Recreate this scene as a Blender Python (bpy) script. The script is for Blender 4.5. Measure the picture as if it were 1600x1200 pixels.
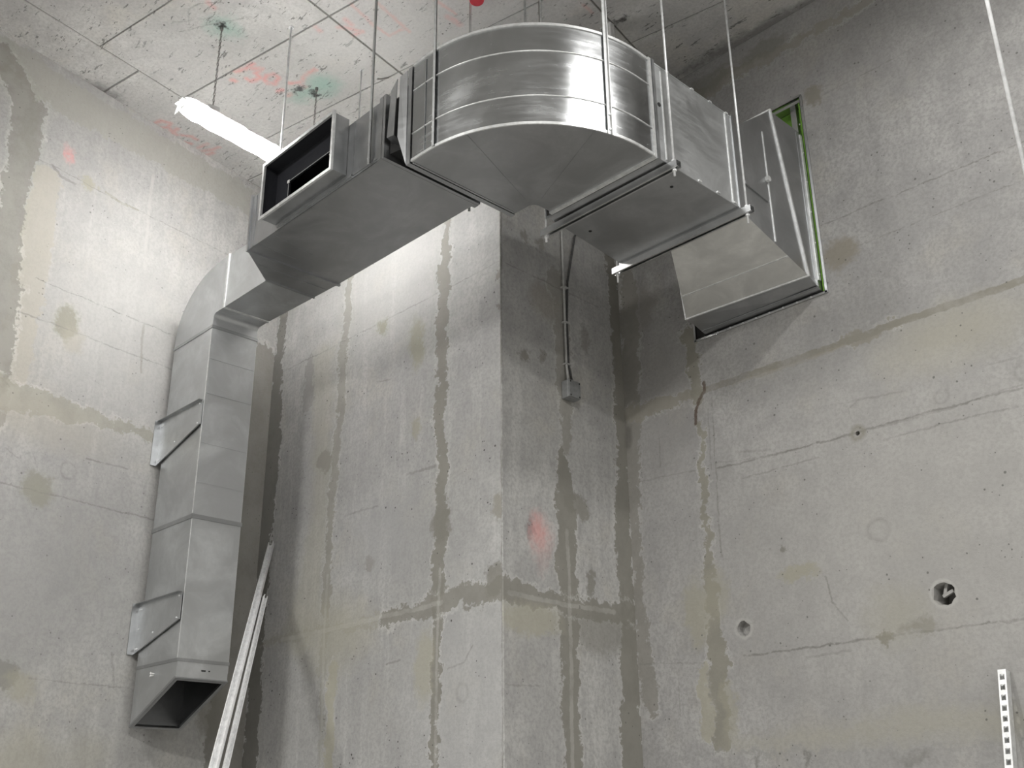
import bpy, bmesh, math, random
from mathutils import Vector, Matrix

for o in list(bpy.data.objects):
    bpy.data.objects.remove(o, do_unlink=True)
S = bpy.context.scene
COL = S.collection
rnd = random.Random(7)

# ---------------------------------------------------------------- camera
F = 1675.0
YAW, PITCH, ROLL = math.radians(136.02), math.radians(22.18), math.radians(-0.63)
EYE = Vector((0, 0, 1.5))
fw = Vector((math.cos(PITCH) * math.cos(YAW), math.cos(PITCH) * math.sin(YAW), math.sin(PITCH)))
r0 = Vector((math.sin(YAW), -math.cos(YAW), 0))
u0 = r0.cross(fw)
rt = r0 * math.cos(ROLL) + u0 * math.sin(ROLL)
up = rt.cross(fw)
cam = bpy.data.cameras.new('camera')
cam.sensor_width = 36
cam.lens = F / 1600 * 36
cam.clip_start = 0.05
camo = bpy.data.objects.new('camera', cam)
COL.objects.link(camo)
camo.matrix_world = Matrix(((rt.x, up.x, -fw.x, EYE.x), (rt.y, up.y, -fw.y, EYE.y),
                            (rt.z, up.z, -fw.z, EYE.z), (0, 0, 0, 1)))
S.camera = camo

# ---------------------------------------------------------------- world, lights, exposure
w = bpy.data.worlds.new('world')
S.world = w
w.use_nodes = True
w.node_tree.nodes['Background'].inputs[0].default_value = (0.8, 0.85, 0.9, 1)
w.node_tree.nodes['Background'].inputs[1].default_value = 0.0
S.view_settings.view_transform = 'Standard'
S.view_settings.look = 'None'
S.view_settings.exposure = 0.92
S.cycles.max_bounces = 6
S.cycles.diffuse_bounces = 4
S.cycles.glossy_bounces = 3
S.cycles.transmission_bounces = 3
S.cycles.transparent_max_bounces = 6
S.view_settings.gamma = 1.0
S.view_settings.use_curve_mapping = False


def unseen_light(x, y, z, power, rz=0.0, length=1.25, width=0.1):
    """unseen batten-shaped ceiling light, added to light the room"""
    L = bpy.data.lights.new('unseen_light', 'AREA')
    L.shape = 'RECTANGLE'
    L.size = length
    L.size_y = width
    L.energy = power
    L.color = (1.0, 0.985, 0.955)
    o = bpy.data.objects.new('unseen_light', L)
    COL.objects.link(o)
    o.location = (x, y, z)
    o.rotation_euler = (0, 0, rz)
    return o


UNSEEN_LIGHTS = [(-1.0, 3.6, 6.25, 36, 1.37), (0.2, 0.0, 6.05, 145, 1.37), (-4.2, -1.2, 6.05, 150, 1.37), (3.2, 2.6, 6.05, 80, 1.37),
           (3.0, -2.6, 6.05, 70, 1.37)]  # first follows the bend's highlight; the others added as guessed fill
for b in UNSEEN_LIGHTS:
    unseen_light(*b)


# ---------------------------------------------------------------- photo pixel -> point on a plane of the place
def ray(x, y):
    return fw + rt * ((x - 800) / F) - up * ((y - 600) / F)


def hit(x, y, n, d):
    v = ray(x, y)
    n = Vector(n)
    return EYE + v * ((d - n.dot(EYE)) / n.dot(v))


XC, YB, YD, ZC = -4.507, 4.257, 5.440, 6.579
AN = Vector((1, 0.224, 0)).normalized()          # left wall is not square to the others
AD = AN.dot(Vector((-7.26, 4.257, 0)))
onA = lambda x, y: hit(x, y, AN, AD)
onB = lambda x, y: hit(x, y, (0, 1, 0), YB)
onC = lambda x, y: hit(x, y, (1, 0, 0), XC)
onD = lambda x, y: hit(x, y, (0, 1, 0), YD)
onCeil = lambda x, y: hit(x, y, (0, 0, 1), ZC)


# ---------------------------------------------------------------- materials
class NT:
    def __init__(s, name):
        s.m = bpy.data.materials.new(name)
        s.m.use_nodes = True
        s.t = s.m.node_tree
        s.t.nodes.clear()
        s.out = s.N('ShaderNodeOutputMaterial')
        s.bs = s.N('ShaderNodeBsdfPrincipled')
        s.t.links.new(s.bs.outputs[0], s.out.inputs[0])

    def N(s, ty, **k):
        n = s.t.nodes.new(ty)
        for a, b in k.items():
            setattr(n, a, b)
        return n

    def put(s, sock, v):
        if isinstance(v, bpy.types.NodeSocket):
            s.t.links.new(v, sock)
        elif hasattr(v, '__len__') and len(v) == 3 and sock.type == 'RGBA':
            sock.default_value = (*v, 1)
        else:
            sock.default_value = v

    def mth(s, op, a, b=None, c=None, clamp=False):
        n = s.N('ShaderNodeMath', operation=op)
        for i, v in enumerate((a, b, c)):
            if v is not None:
                s.put(n.inputs[i], v)
        if clamp:
            return s.mth('MAXIMUM', s.mth('MINIMUM', n.outputs[0], 1.0), 0.0)
        return n.outputs[0]

    def vm(s, op, a, b=None, scale=None):
        n = s.N('ShaderNodeVectorMath', operation=op)
        s.put(n.inputs[0], a)
        if b is not None:
            s.put(n.inputs[1], b)
        if scale is not None:
            s.put(n.inputs['Scale'], scale)
        return n.outputs['Value'] if op in ('DOT_PRODUCT', 'LENGTH', 'DISTANCE') else n.outputs['Vector']

    def noise(s, vec, scale, detail=4, rough=0.55, dist=0.0, color=False):
        n = s.N('ShaderNodeTexNoise')
        s.put(n.inputs['Vector'], vec)
        n.inputs['Scale'].default_value = scale
        n.inputs['Detail'].default_value = detail
        n.inputs['Roughness'].default_value = rough
        n.inputs['Distortion'].default_value = dist
        return n.outputs['Color'] if color else n.outputs['Fac']

    def ramp(s, v, a, b, x=0.0, y=1.0):
        n = s.N('ShaderNodeMapRange', interpolation_type='SMOOTHSTEP')
        s.put(n.inputs[0], v)
        n.inputs[1].default_value = a
        n.inputs[2].default_value = b
        n.inputs[3].default_value = x
        n.inputs[4].default_value = y
        return n.outputs[0]

    def mix(s, f, a, b):
        n = s.N('ShaderNodeMix', data_type='RGBA')
        s.put(n.inputs[0], f)
        s.put(n.inputs[6], a)
        s.put(n.inputs[7], b)
        return n.outputs[2]

    def pos(s):
        return s.N('ShaderNodeNewGeometry').outputs['Position']

    # masks -----------------------------------------------------------
    def seg(s, P, A, B, w0, w1, soft):
        A, B = Vector(A), Vector(B)
        BA = B - A
        pa = s.vm('SUBTRACT', P, A)
        t = s.mth('MULTIPLY', s.vm('DOT_PRODUCT', pa, BA / max(BA.length_squared, 1e-9)), 1.0, clamp=True)
        d = s.vm('DISTANCE', pa, s.vm('SCALE', BA, scale=t))
        wd = s.mth('MULTIPLY_ADD', t, w1 - w0, w0) if abs(w1 - w0) > 1e-6 else w0
        return s.mth('MULTIPLY_ADD', s.mth('SUBTRACT', wd, d), 0.5 / soft, 0.5, clamp=True)

    def poly(s, P, pts, ws, soft):
        m = None
        for i in range(len(pts) - 1):
            k = s.seg(P, pts[i], pts[i + 1], ws[i], ws[i + 1], soft)
            m = k if m is None else s.mth('MAXIMUM', m, k)
        return m

    def blob(s, P, c, rad, soft):
        d = s.vm('LENGTH', s.vm('MULTIPLY', s.vm('SUBTRACT', P, c), Vector([1 / q for q in rad])))
        return s.mth('MULTIPLY_ADD', s.mth('SUBTRACT', 1.0, d), 0.5 / soft, 0.5, clamp=True)


STAIN = (0.215, 0.208, 0.183)
OLIVE = (0.37, 0.355, 0.285)
BEIGE = (0.42, 0.395, 0.335)
LINE = (0.20, 0.195, 0.18)
PALE = (0.58, 0.57, 0.545)
RED = (0.72, 0.16, 0.14)
PINK = (0.70, 0.30, 0.28)
GREEN = (0.20, 0.40, 0.33)


def extent(f, on):
    """box in space that a wall mark can reach"""
    kind = f[0]
    if kind in ('band', 'line'):
        pts = [on(*q) for q in f[1]]
        wd = max(f[2]) if hasattr(f[2], '__len__') else f[2]
        m = wd + (0.14 if kind == 'band' else 0.03) + (f[5] if len(f) > 5 else 0)
    elif kind == 'blob':
        pts = [on(*f[1])]
        m = max([q for q in f[2] if q != 1] or [1.0]) * (1 + (f[5] if len(f) > 5 else .15)) + 0.14
    elif kind == 'ring':
        pts = [on(*f[1])]
        m = f[2] + f[3] + 0.04
    else:
        pts = [on(*q) for l in f[1] for q in l]
        m = f[2] + 0.06
    return [min(p[i] for p in pts) - m for i in range(3)], [max(p[i] for p in pts) + m for i in range(3)]


def concrete(name, on, feats, base=(0.43, 0.425, 0.41), seed=0.0, speck=0.5, streak=1.0, rough=0.75, flecks=False, cell=None, tint=1.0):
    """poured concrete: cloudy greys, pores, trowel streaks, and the wall's own stains, joints and pencil lines;
    cell = the box of the surface piece it goes on, so that only the marks lying there are kept"""
    if cell:
        lo_, hi_ = cell
        keep = []
        for f in feats:
            a, b = extent(f, on)
            if all(a[i] <= hi_[i] and b[i] >= lo_[i] for i in range(3)):
                keep.append(f)
        feats = keep
    n = NT(name)
    P0 = n.pos()
    P = n.vm('ADD', P0, (seed, seed * 1.7, seed * 0.6))
    big = n.noise(P, 0.9, 4, 0.6)
    mid = n.noise(P, 5.0, 5, 0.68)
    fine = n.noise(P, 45.0, 3, 0.7)
    b = Vector(base)
    c = n.mix(n.ramp(big, 0.3, 0.7), b * 0.84, b * 1.10)
    c = n.mix(n.ramp(mid, 0.36, 0.68, 0, 0.6), c, b * Vector((0.72, 0.72, 0.735)))
    c = n.mix(n.ramp(n.noise(P, 2.3, 3, 0.6), 0.52, 0.72, 0, 0.45), c, b * Vector((1.02, 0.985, 0.90)))
    if streak:
        st = n.noise(n.vm('MULTIPLY', P, (9.0, 9.0, 0.7)), 1.0, 3, 0.6)
        c = n.mix(n.ramp(st, 0.5, 0.72, 0, 0.38 * streak), c, b * 1.22)
    c = n.mix(n.ramp(fine, 0.38, 0.70, 0, 0.55), c, b * 0.60)
    c = n.mix(n.ramp(n.noise(n.vm('MULTIPLY', P, (1.0, 1.0, 0.45)), 17.0, 3, 0.75), 0.50, 0.68, 0, 0.40), c, b * 0.66)
    if feats:
        # warped position for ragged stain edges
        wob = n.vm('SUBTRACT', n.noise(P, 6.5, 3, 0.75, color=True), (0.5, 0.5, 0.5))
        rag = n.vm('SUBTRACT', n.noise(P, 34.0, 3, 0.8, color=True), (0.5, 0.5, 0.5))
        PR = n.vm('ADD', n.vm('ADD', P0, n.vm('SCALE', wob, scale=0.20)), n.vm('SCALE', rag, scale=0.085))
        PF = n.vm('ADD', n.vm('ADD', P0, n.vm('SCALE', rag, scale=0.022)), n.vm('SCALE', wob, scale=0.035))
        brk = n.ramp(mid, 0.36, 0.6, 0.45, 1.0)
    for f in feats:
        kind = f[0]
        f = list(f)
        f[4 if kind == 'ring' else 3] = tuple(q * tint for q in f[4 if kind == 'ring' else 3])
        if kind == 'band':                       # ragged filler band / damp stain / painted shadow
            _, pts, ws, col, op = f[:5]
            soft = f[5] if len(f) > 5 else 0.005
            pts = [on(*q) for q in pts]
            if not hasattr(ws, '__len__'):
                ws = [ws] * len(pts)
            if cell:                             # only the stretches near this piece
                sel = [i for i in range(len(pts) - 1)
                       if all(min(pts[i][k], pts[i + 1][k]) - max(ws) - .16 - soft <= cell[1][k] and max(pts[i][k], pts[i + 1][k]) + max(ws) + .16 + soft >= cell[0][k] for k in range(3))]
                if not sel:
                    continue
                pts, ws = pts[sel[0]:sel[-1] + 2], ws[sel[0]:sel[-1] + 2]
            m = n.poly(PR, pts, ws, soft)
            if op > 0.7 and len(f) < 6:              # pale torn rim where the paste was scraped off
                rim = n.poly(PR, pts, [q * 1.12 + .010 for q in ws], 0.008)
                c = n.mix(n.mth('MULTIPLY', rim, n.ramp(mid, 0.42, 0.6, 0.0, 0.5)), c, b * 1.30)
            c = n.mix(n.mth('MULTIPLY', m, op), c, n.mix(n.ramp(mid, 0.3, 0.7, 0, 0.5), col, Vector(col) * 1.22))
        elif kind == 'line':                     # formwork joint, pencil line, crack
            _, pts, wd, col, op = f[:5]
            pts = [on(*q) for q in pts]
            m = n.poly(PF, pts, [wd] * len(pts), 0.003)
            m = n.mth('MULTIPLY', n.mth('MULTIPLY', m, op), brk)
            c = n.mix(m, c, col)
        elif kind == 'blob':
            _, q, rad, col, op = f[:5]
            soft = f[5] if len(f) > 5 else 0.15
            m = n.blob(PR, on(*q), rad, soft)
            c = n.mix(n.mth('MULTIPLY', m, op), c, col)
        elif kind == 'ring':
            _, q, rad, wd, col, op = f
            d = n.vm('DISTANCE', PF, on(*q))
            m = n.mth('MULTIPLY_ADD', n.mth('ABSOLUTE', n.mth('SUBTRACT', d, rad)), -1 / wd, 1.0, clamp=True)
            c = n.mix(n.mth('MULTIPLY', n.mth('MULTIPLY', m, op), brk), c, col)
        elif kind == 'spray':                    # spray-can strokes
            _, lines, wd, col, op = f
            m = None
            for pts in lines:
                pts = [on(*q) for q in pts]
                if cell and not any(all(cell[0][k] - .1 <= p[k] <= cell[1][k] + .1 for k in range(3)) for p in pts):
                    continue
                k = n.poly(PF, pts, [wd * .62] * len(pts), 0.016)
                m = k if m is None else n.mth('MAXIMUM', m, k)
            if m is None:
                continue
            m = n.mth('MULTIPLY', n.mth('MULTIPLY', m, op), n.ramp(n.noise(P, 9, 3, 0.7), 0.30, 0.55, 0.45, 1))
            c = n.mix(m, c, col)
    # pores
    vor = n.N('ShaderNodeTexVoronoi')
    n.put(vor.inputs['Vector'], P)
    vor.inputs['Scale'].default_value = 25.0
    pore = n.mth('MULTIPLY', n.mth('LESS_THAN', n.mth('MULTIPLY_ADD', fine, 0.16, vor.outputs['Distance']), n.ramp(mid, 0.46, 0.70, 0.09, 0.27)), speck)
    c = n.mix(pore, c, (0.065, 0.063, 0.058))
    if flecks:                                   # scratches and flecks of the formwork sheets
        mp = n.N('ShaderNodeMapping', vector_type='POINT')
        n.put(mp.inputs['Vector'], P0)
        mp.inputs['Rotation'].default_value = (0, 0, math.radians(38))
        mp.inputs['Scale'].default_value = (9, 32, 1)
        f1 = n.ramp(n.noise(mp.outputs[0], 1.0, 3, 0.75), 0.60, 0.655)
        mask = n.ramp(n.noise(P, 2.3, 2, 0.6), 0.34, 0.58, 0.30, 1.0)
        c = n.mix(n.mth('MULTIPLY', n.mth('MULTIPLY', f1, mask), 0.75), c, (0.10, 0.098, 0.092))
    n.put(n.bs.inputs['Base Color'], c)
    n.bs.inputs['Roughness'].default_value = rough
    n.bs.inputs['Specular IOR Level'].default_value = 0.35
    bp = n.N('ShaderNodeBump')
    bp.inputs['Strength'].default_value = 0.25
    bp.inputs['Distance'].default_value = 0.01
    n.put(bp.inputs['Height'], n.mth('MULTIPLY_ADD', fine, 0.35, n.mth('MULTIPLY', mid, 1.2)))
    n.put(n.bs.inputs['Normal'], bp.outputs[0])
    return n.m


def dress(o, slot, name, on, feats, cuts, **kw):
    """split the wall's faces at the given planes and give each piece the concrete with the marks lying on it"""
    me = o.data
    bm = bmesh.new()
    bm.from_mesh(me)
    for ax, vals in cuts.items():
        for v in vals:
            nv = Vector((0, 0, 0))
            nv[ax] = 1
            gm = list(bm.verts) + list(bm.edges) + [f for f in bm.faces]
            bmesh.ops.bisect_plane(bm, geom=gm, plane_co=nv * v, plane_no=nv)
    cells = {}
    for f in bm.faces:
        if f.material_index != slot:
            continue
        cc = f.calc_center_median()
        key = tuple(sum(1 for v in vals if cc[ax] > v) for ax, vals in cuts.items())
        cells.setdefault(key, []).append(f)
    for key, fs in sorted(cells.items()):
        vs = [v.co for f in fs for v in f.verts]
        lo_ = [min(v[i] for v in vs) - .01 for i in range(3)]
        hi_ = [max(v[i] for v in vs) + .01 for i in range(3)]
        me.materials.append(concrete(name, on, feats, cell=(lo_, hi_), **kw))
        for f in fs:
            f.material_index = len(me.materials) - 1
    bm.to_mesh(me)
    bm.free()


def galvanised(name, col=(0.62, 0.635, 0.65), rough=0.34, smudge=0.16, scale=1.0, aniso=(1, 1, 1), dent=0.05):
    n = NT(name)
    P = n.pos()
    sp = n.noise(n.vm('MULTIPLY', P, aniso), 26 * scale, 3, 0.6)
    sm = n.noise(P, 3.2 * scale, 5, 0.62, 0.8)
    ln = n.noise(n.vm('MULTIPLY', P, (1.0, 1.0, 9.0)), 4.5, 4, 0.6)
    c = n.mix(n.ramp(sm, 0.35, 0.7), Vector(col) * 0.86, Vector(col) * 1.08)
    c = n.mix(n.ramp(sp, 0.4, 0.65, 0, 0.35), c, Vector(col) * 0.9)
    n.put(n.bs.inputs['Base Color'], c)
    n.bs.inputs['Metallic'].default_value = 1.0
    r = n.mth('MULTIPLY_ADD', n.ramp(sm, 0.3, 0.75), smudge, rough - smudge * 0.5)
    r = n.mth('MULTIPLY_ADD', n.ramp(ln, 0.4, 0.7), 0.06, r)
    n.put(n.bs.inputs['Roughness'], r)
    bp = n.N('ShaderNodeBump')
    bp.inputs['Strength'].default_value = dent
    bp.inputs['Distance'].default_value = 0.02
    n.put(bp.inputs['Height'], n.noise(P, 2.2, 2, 0.5))
    n.put(n.bs.inputs['Normal'], bp.outputs[0])
    return n.m


def plain(name, col, rough=0.6, metal=0.0, vary=0.12, scale=30.0):
    n = NT(name)
    k = n.ramp(n.noise(n.pos(), scale, 4, 0.6), 0.3, 0.7)
    n.put(n.bs.inputs['Base Color'], n.mix(k, Vector(col) * (1 - vary), Vector(col) * (1 + vary)))
    n.bs.inputs['Roughness'].default_value = rough
    n.bs.inputs['Metallic'].default_value = metal
    return n.m


def emitter(name, col, strength):
    n = NT(name)
    n.bs.inputs['Base Color'].default_value = (0.9, 0.9, 0.9, 1)
    n.bs.inputs['Emission Color'].default_value = (*col, 1)
    n.bs.inputs['Emission Strength'].default_value = strength
    return n.m


M = {}
M['galv'] = galvanised('galvanised_sheet', (0.47, 0.48, 0.49), 0.34, 0.07)
M['galv_bend'] = galvanised('galvanised_sheet_smudged', (0.55, 0.563, 0.575), 0.23, 0.07, 0.8, dent=0.05)
M['galv_matt'] = galvanised('galvanised_sheet_dull', (0.66, 0.675, 0.685), 0.42, 0.08)
M['galv_plate'] = galvanised('galvanised_sheet_pale', (0.86, 0.86, 0.84), 0.5, 0.06)
M['seam'] = plain('galvanised_seam', (0.74, 0.75, 0.75), 0.34, 0.6)
M['rail'] = galvanised('zinc_rail', (0.66, 0.665, 0.67), 0.30, 0.08)
M['rod'] = plain('zinc_rod', (0.80, 0.81, 0.82), 0.38, 0.4)
M['strap'] = plain('steel_strap', (0.55, 0.56, 0.56), 0.45, 0.55)
M['galv_shade'] = galvanised('galvanised_inside_shade', (0.20, 0.205, 0.21), 0.40, 0.08)  # sheet colour darkened to paint the shade inside the drop duct
M['inner_shade'] = plain('duct_inside_shade', (0.010, 0.011, 0.016), 0.85)  # near-black colour stands in for the shade inside the duct
M['fabric'] = plain('black_connector_fabric', (0.008, 0.008, 0.008), 0.8)
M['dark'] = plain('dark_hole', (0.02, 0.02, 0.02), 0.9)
M['greenboard'] = plain('green_plasterboard', (0.20, 0.42, 0.06), 0.7)
M['box'] = plain('grey_plastic', (0.20, 0.205, 0.205), 0.45)
M['cable'] = plain('grey_cable', (0.42, 0.42, 0.41), 0.35)
M['dcable'] = plain('dark_cable', (0.06, 0.06, 0.06), 0.5)
M['white'] = plain('white_enamel', (0.75, 0.75, 0.74), 0.4)
M['redplastic'] = plain('red_plastic', (0.42, 0.02, 0.035), 0.4)
M['chain'] = plain('chain_steel', (0.32, 0.31, 0.30), 0.45, 0.9)
M['lamp'] = emitter('lamp_tube_glow', (1.0, 0.985, 0.96), 78.0)
nw = NT('plastic_wrap')
nw.t.nodes.remove(nw.bs)
tl = nw.N('ShaderNodeBsdfTranslucent')
tl.inputs[0].default_value = (0.95, 0.95, 0.95, 1)
tp = nw.N('ShaderNodeBsdfTransparent')
gl = nw.N('ShaderNodeBsdfGlossy')
gl.inputs['Roughness'].default_value = 0.2
m1 = nw.N('ShaderNodeMixShader')
m1.inputs[0].default_value = 0.45
nw.t.links.new(tl.outputs[0], m1.inputs[1])
nw.t.links.new(tp.outputs[0], m1.inputs[2])
m2 = nw.N('ShaderNodeMixShader')
m2.inputs[0].default_value = 0.08
nw.t.links.new(m1.outputs[0], m2.inputs[1])
nw.t.links.new(gl.outputs[0], m2.inputs[2])
nw.t.links.new(m2.outputs[0], nw.out.inputs[0])
M['wrap'] = nw.m


# ---------------------------------------------------------------- mesh helpers
class MB:
    def __init__(s):
        s.v, s.f, s.mi = [], [], []

    def add(s, vs, fs, mi=0):
        k = len(s.v)
        s.v += [Vector(q) for q in vs]
        s.f += [tuple(k + i for i in q) for q in fs]
        s.mi += [mi] * len(fs)
        return s

    def hexa(s, a, b, mi=0):
        """two matching quads a, b -> closed block"""
        return s.add(list(a) + list(b), [(3, 2, 1, 0), (4, 5, 6, 7), (0, 1, 5, 4), (1, 2, 6, 5), (2, 3, 7, 6), (3, 0, 4, 7)], mi)

    def box(s, lo, hi, mi=0, mat=None):
        x0, y0, z0 = lo
        x1, y1, z1 = hi
        a = [Vector(q) for q in ((x0, y0, z0), (x1, y0, z0), (x1, y1, z0), (x0, y1, z0))]
        b = [q + Vector((0, 0, z1 - z0)) for q in a]
        if mat:
            a = [mat @ q for q in a]
            b = [mat @ q for q in b]
        return s.hexa(a, b, mi)

    def tube(s, pts, r, n=8, mi=0, closed=False):
        pts = [Vector(p) for p in pts]
        rings = []
        for i, p in enumerate(pts):
            if closed:
                d = pts[(i + 1) % len(pts)] - pts[i - 1]
            else:
                d = pts[min(i + 1, len(pts) - 1)] - pts[max(i - 1, 0)]
            d.normalize()
            a = d.cross(Vector((0, 0, 1)) if abs(d.z) < 0.9 else Vector((1, 0, 0))).normalized()
            b = d.cross(a)
            rings.append([p + a * (r * math.cos(2 * math.pi * k / n)) + b * (r * math.sin(2 * math.pi * k / n)) for k in range(n)])
        k = len(rings)
        fs = []
        for i in range(k if closed else k - 1):
            j = (i + 1) % k
            for q in range(n):
                fs.append((i * n + q, i * n + (q + 1) % n, j * n + (q + 1) % n, j * n + q))
        if not closed:
            fs.append(tuple(range(n - 1, -1, -1)))
            fs.append(tuple((k - 1) * n + q for q in range(n)))
        return s.add([v for rr in rings for v in rr], fs, mi)

    def shell(s, secs, t=0.003, mi=0, mi_in=0, skip=()):
        """sheet-metal shell through matching four-corner sections, open at both ends, t thick"""
        ins = []
        for c in secs:
            c = [Vector(q) for q in c]
            o = []
            for i in range(4):
                e1 = (c[(i + 1) % 4] - c[i]).normalized()
                e0 = (c[i - 1] - c[i]).normalized()
                o.append(c[i] + e1 * t + e0 * t)
            ins.append(o)
        for i in range(len(secs) - 1):
            for k in range(4):
                if k in skip:
                    continue
                j = (k + 1) % 4
                s.hexa([secs[i][k], secs[i][j], secs[i + 1][j], secs[i + 1][k]],
                       [ins[i][k], ins[i][j], ins[i + 1][j], ins[i + 1][k]], mi)
                if mi_in != mi:
                    s.mi[-5] = mi_in
        return s

    def frame(s, c, axis, wd, proud, inset=0.0, mi=0):
        """flange frame round a four-corner section"""
        c = [Vector(q) for q in c]
        a = Vector(axis).normalized() * wd
        out, inn = [], []
        for i in range(4):
            e1 = (c[(i + 1) % 4] - c[i]).normalized()
            e0 = (c[i - 1] - c[i]).normalized()
            out.append(c[i] - (e1 + e0) * proud)
            inn.append(c[i] + (e1 + e0) * inset)
        for k in range(4):
            j = (k + 1) % 4
            s.hexa([out[k], out[j], inn[j], inn[k]], [out[k] + a, out[j] + a, inn[j] + a, inn[k] + a], mi)
        return s

    def build(s, name, mats, parent=None, smooth=False, **props):
        me = bpy.data.meshes.new(name)
        me.from_pydata([tuple(v) for v in s.v], [], s.f)
        for m in (mats if isinstance(mats, (list, tuple)) else [mats]):
            me.materials.append(M[m] if isinstance(m, str) else m)
        for p, i in zip(me.polygons, s.mi):
            p.material_index = i
            p.use_smooth = smooth
        bm = bmesh.new()
        bm.from_mesh(me)
        bmesh.ops.recalc_face_normals(bm, faces=bm.faces)
        bm.to_mesh(me)
        bm.free()
        o = bpy.data.objects.new(name, me)
        COL.objects.link(o)
        if parent:
            o.parent = parent
            o.matrix_parent_inverse = parent.matrix_basis.inverted()
        for k, v in props.items():
            o[k] = v
        return o


def thing(name, label, cat, loc, group=None):
    o = bpy.data.objects.new(name, None)
    COL.objects.link(o)
    o.location = loc
    o.empty_display_size = 0.1
    o['label'] = label
    o['category'] = cat
    if group:
        o['group'] = group
    return o


def tag(o, label, cat, group=None):
    o['label'] = label
    o['category'] = cat
    if group:
        o['group'] = group
    return o


def rectX(x, y0, y1, z0, z1):
    return [(x, y0, z0), (x, y1, z0), (x, y1, z1), (x, y0, z1)]


def rectY(y, x0, x1, z0, z1):
    return [(x0, y, z0), (x1, y, z0), (x1, y, z1), (x0, y, z1)]


def rectZ(z, x0, x1, y0, y1):
    return [(x0, y0, z), (x1, y0, z), (x1, y1, z), (x0, y1, z)]


# ================================================================ the room
XR, YF = 5.5, -6.0                                    # room ends behind the camera
# wall marks, in photo pixels put onto each wall's own plane
FA = [
    ('blob', (60, 880), (0.7, 0.7, 0.55), (0.31, 0.31, 0.305), 0.6, 0.6),
    ('blob', (200, 500), (0.9, 0.9, 0.8), (0.52, 0.515, 0.50), 0.5, 0.6),
    ('band', [(-60, 40), (0, 85), (140, 172), (300, 262), (420, 335)], [.17, .16, .15, .14, .12], (0.33, 0.325, 0.29), 0.7),
    ('band', [(75, 280), (60, 360), (45, 440), (28, 540), (18, 600)], [.10, .12, .12, .11, .09], BEIGE, 0.6),
    ('band', [(0, 80), (45, 165), (42, 225), (22, 300), (10, 400), (-5, 520), (-20, 640)], [.08, .11, .11, .09, .11, .13, .13], STAIN, 0.72),
    ('band', [(-20, 606), (50, 628), (110, 645), (170, 658), (255, 688)], [.11, .10, .075, .05, .04], (0.30, 0.29, 0.24), 0.72),
    ('blob', (60, 660), (0.5, 0.5, 0.14), BEIGE, 0.4, 0.5),
    ('blob', (103, 503), (0.09, 0.09, 0.12), (0.30, 0.29, 0.235), 0.85, 0.2),
    ('blob', (112, 530), (0.09, 0.09, 0.10), BEIGE, 0.5, 0.3),
    ('blob', (60, 765), (0.12, 0.12, 0.10), (0.29, 0.285, 0.24), 0.85, 0.25),
    ('blob', (6, 1054), (0.09, 0.09, 0.08), (0.25, 0.248, 0.23), 0.9, 0.15),
    ('blob', (28, 1073), (0.10, 0.10, 0.08), OLIVE, 0.6, 0.4),
    ('blob', (30, 1190), (0.25, 0.25, 0.16), OLIVE, 0.5, 0.5),
    ('blob', (135, 1180), (0.16, 0.16, 0.13), OLIVE, 0.35, 0.5),
    ('blob', (137, 287), (0.07, 0.07, 0.06), OLIVE, 0.85, 0.2),
    ('blob', (108, 243), (0.035, 0.035, 0.06), PINK, 0.6, 0.6),
    ('line', [(52, 245), (90, 262), (150, 296), (364, 402)], .004, LINE, 0.7),
    ('line', [(82, 258), (95, 275), (118, 287)], .010, LINE, 0.6),
    ('line', [(165, 300), (190, 318), (215, 328)], .011, (0.3, 0.29, 0.23), 0.7),
    ('line', [(54, 434), (273, 525)], .0035, LINE, 0.8),
    ('line', [(24, 486), (90, 508), (267, 577)], .005, LINE, 0.55),
    ('line', [(-10, 751), (60, 768), (182, 798), (255, 815)], .005, LINE, 0.6),
    ('line', [(44, 1060), (202, 1076)], .005, LINE, 0.5),
    ('line', [(135, 716), (200, 733)], .006, LINE, 0.6),
    ('line', [(225, 508), (222, 540), (221, 582)], .010, (0.33, 0.31, 0.28), 0.7),
    ('line', [(240, 275), (232, 330), (226, 420)], .014, PALE, 0.35),
    ('line', [(175, 1020), (178, 1075)], .008, LINE, 0.4),
    ('line', [(10, 700), (30, 715), (50, 705), (58, 735)], .005, LINE, 0.4),
    ('ring', (107, 735), 0.055, 0.014, LINE, 0.45),
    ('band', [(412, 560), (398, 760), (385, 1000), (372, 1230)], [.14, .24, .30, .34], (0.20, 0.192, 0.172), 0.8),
    ('blob', (330, 1110), (0.14, 0.14, 0.2), STAIN, 0.7, 0.2),
]
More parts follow.
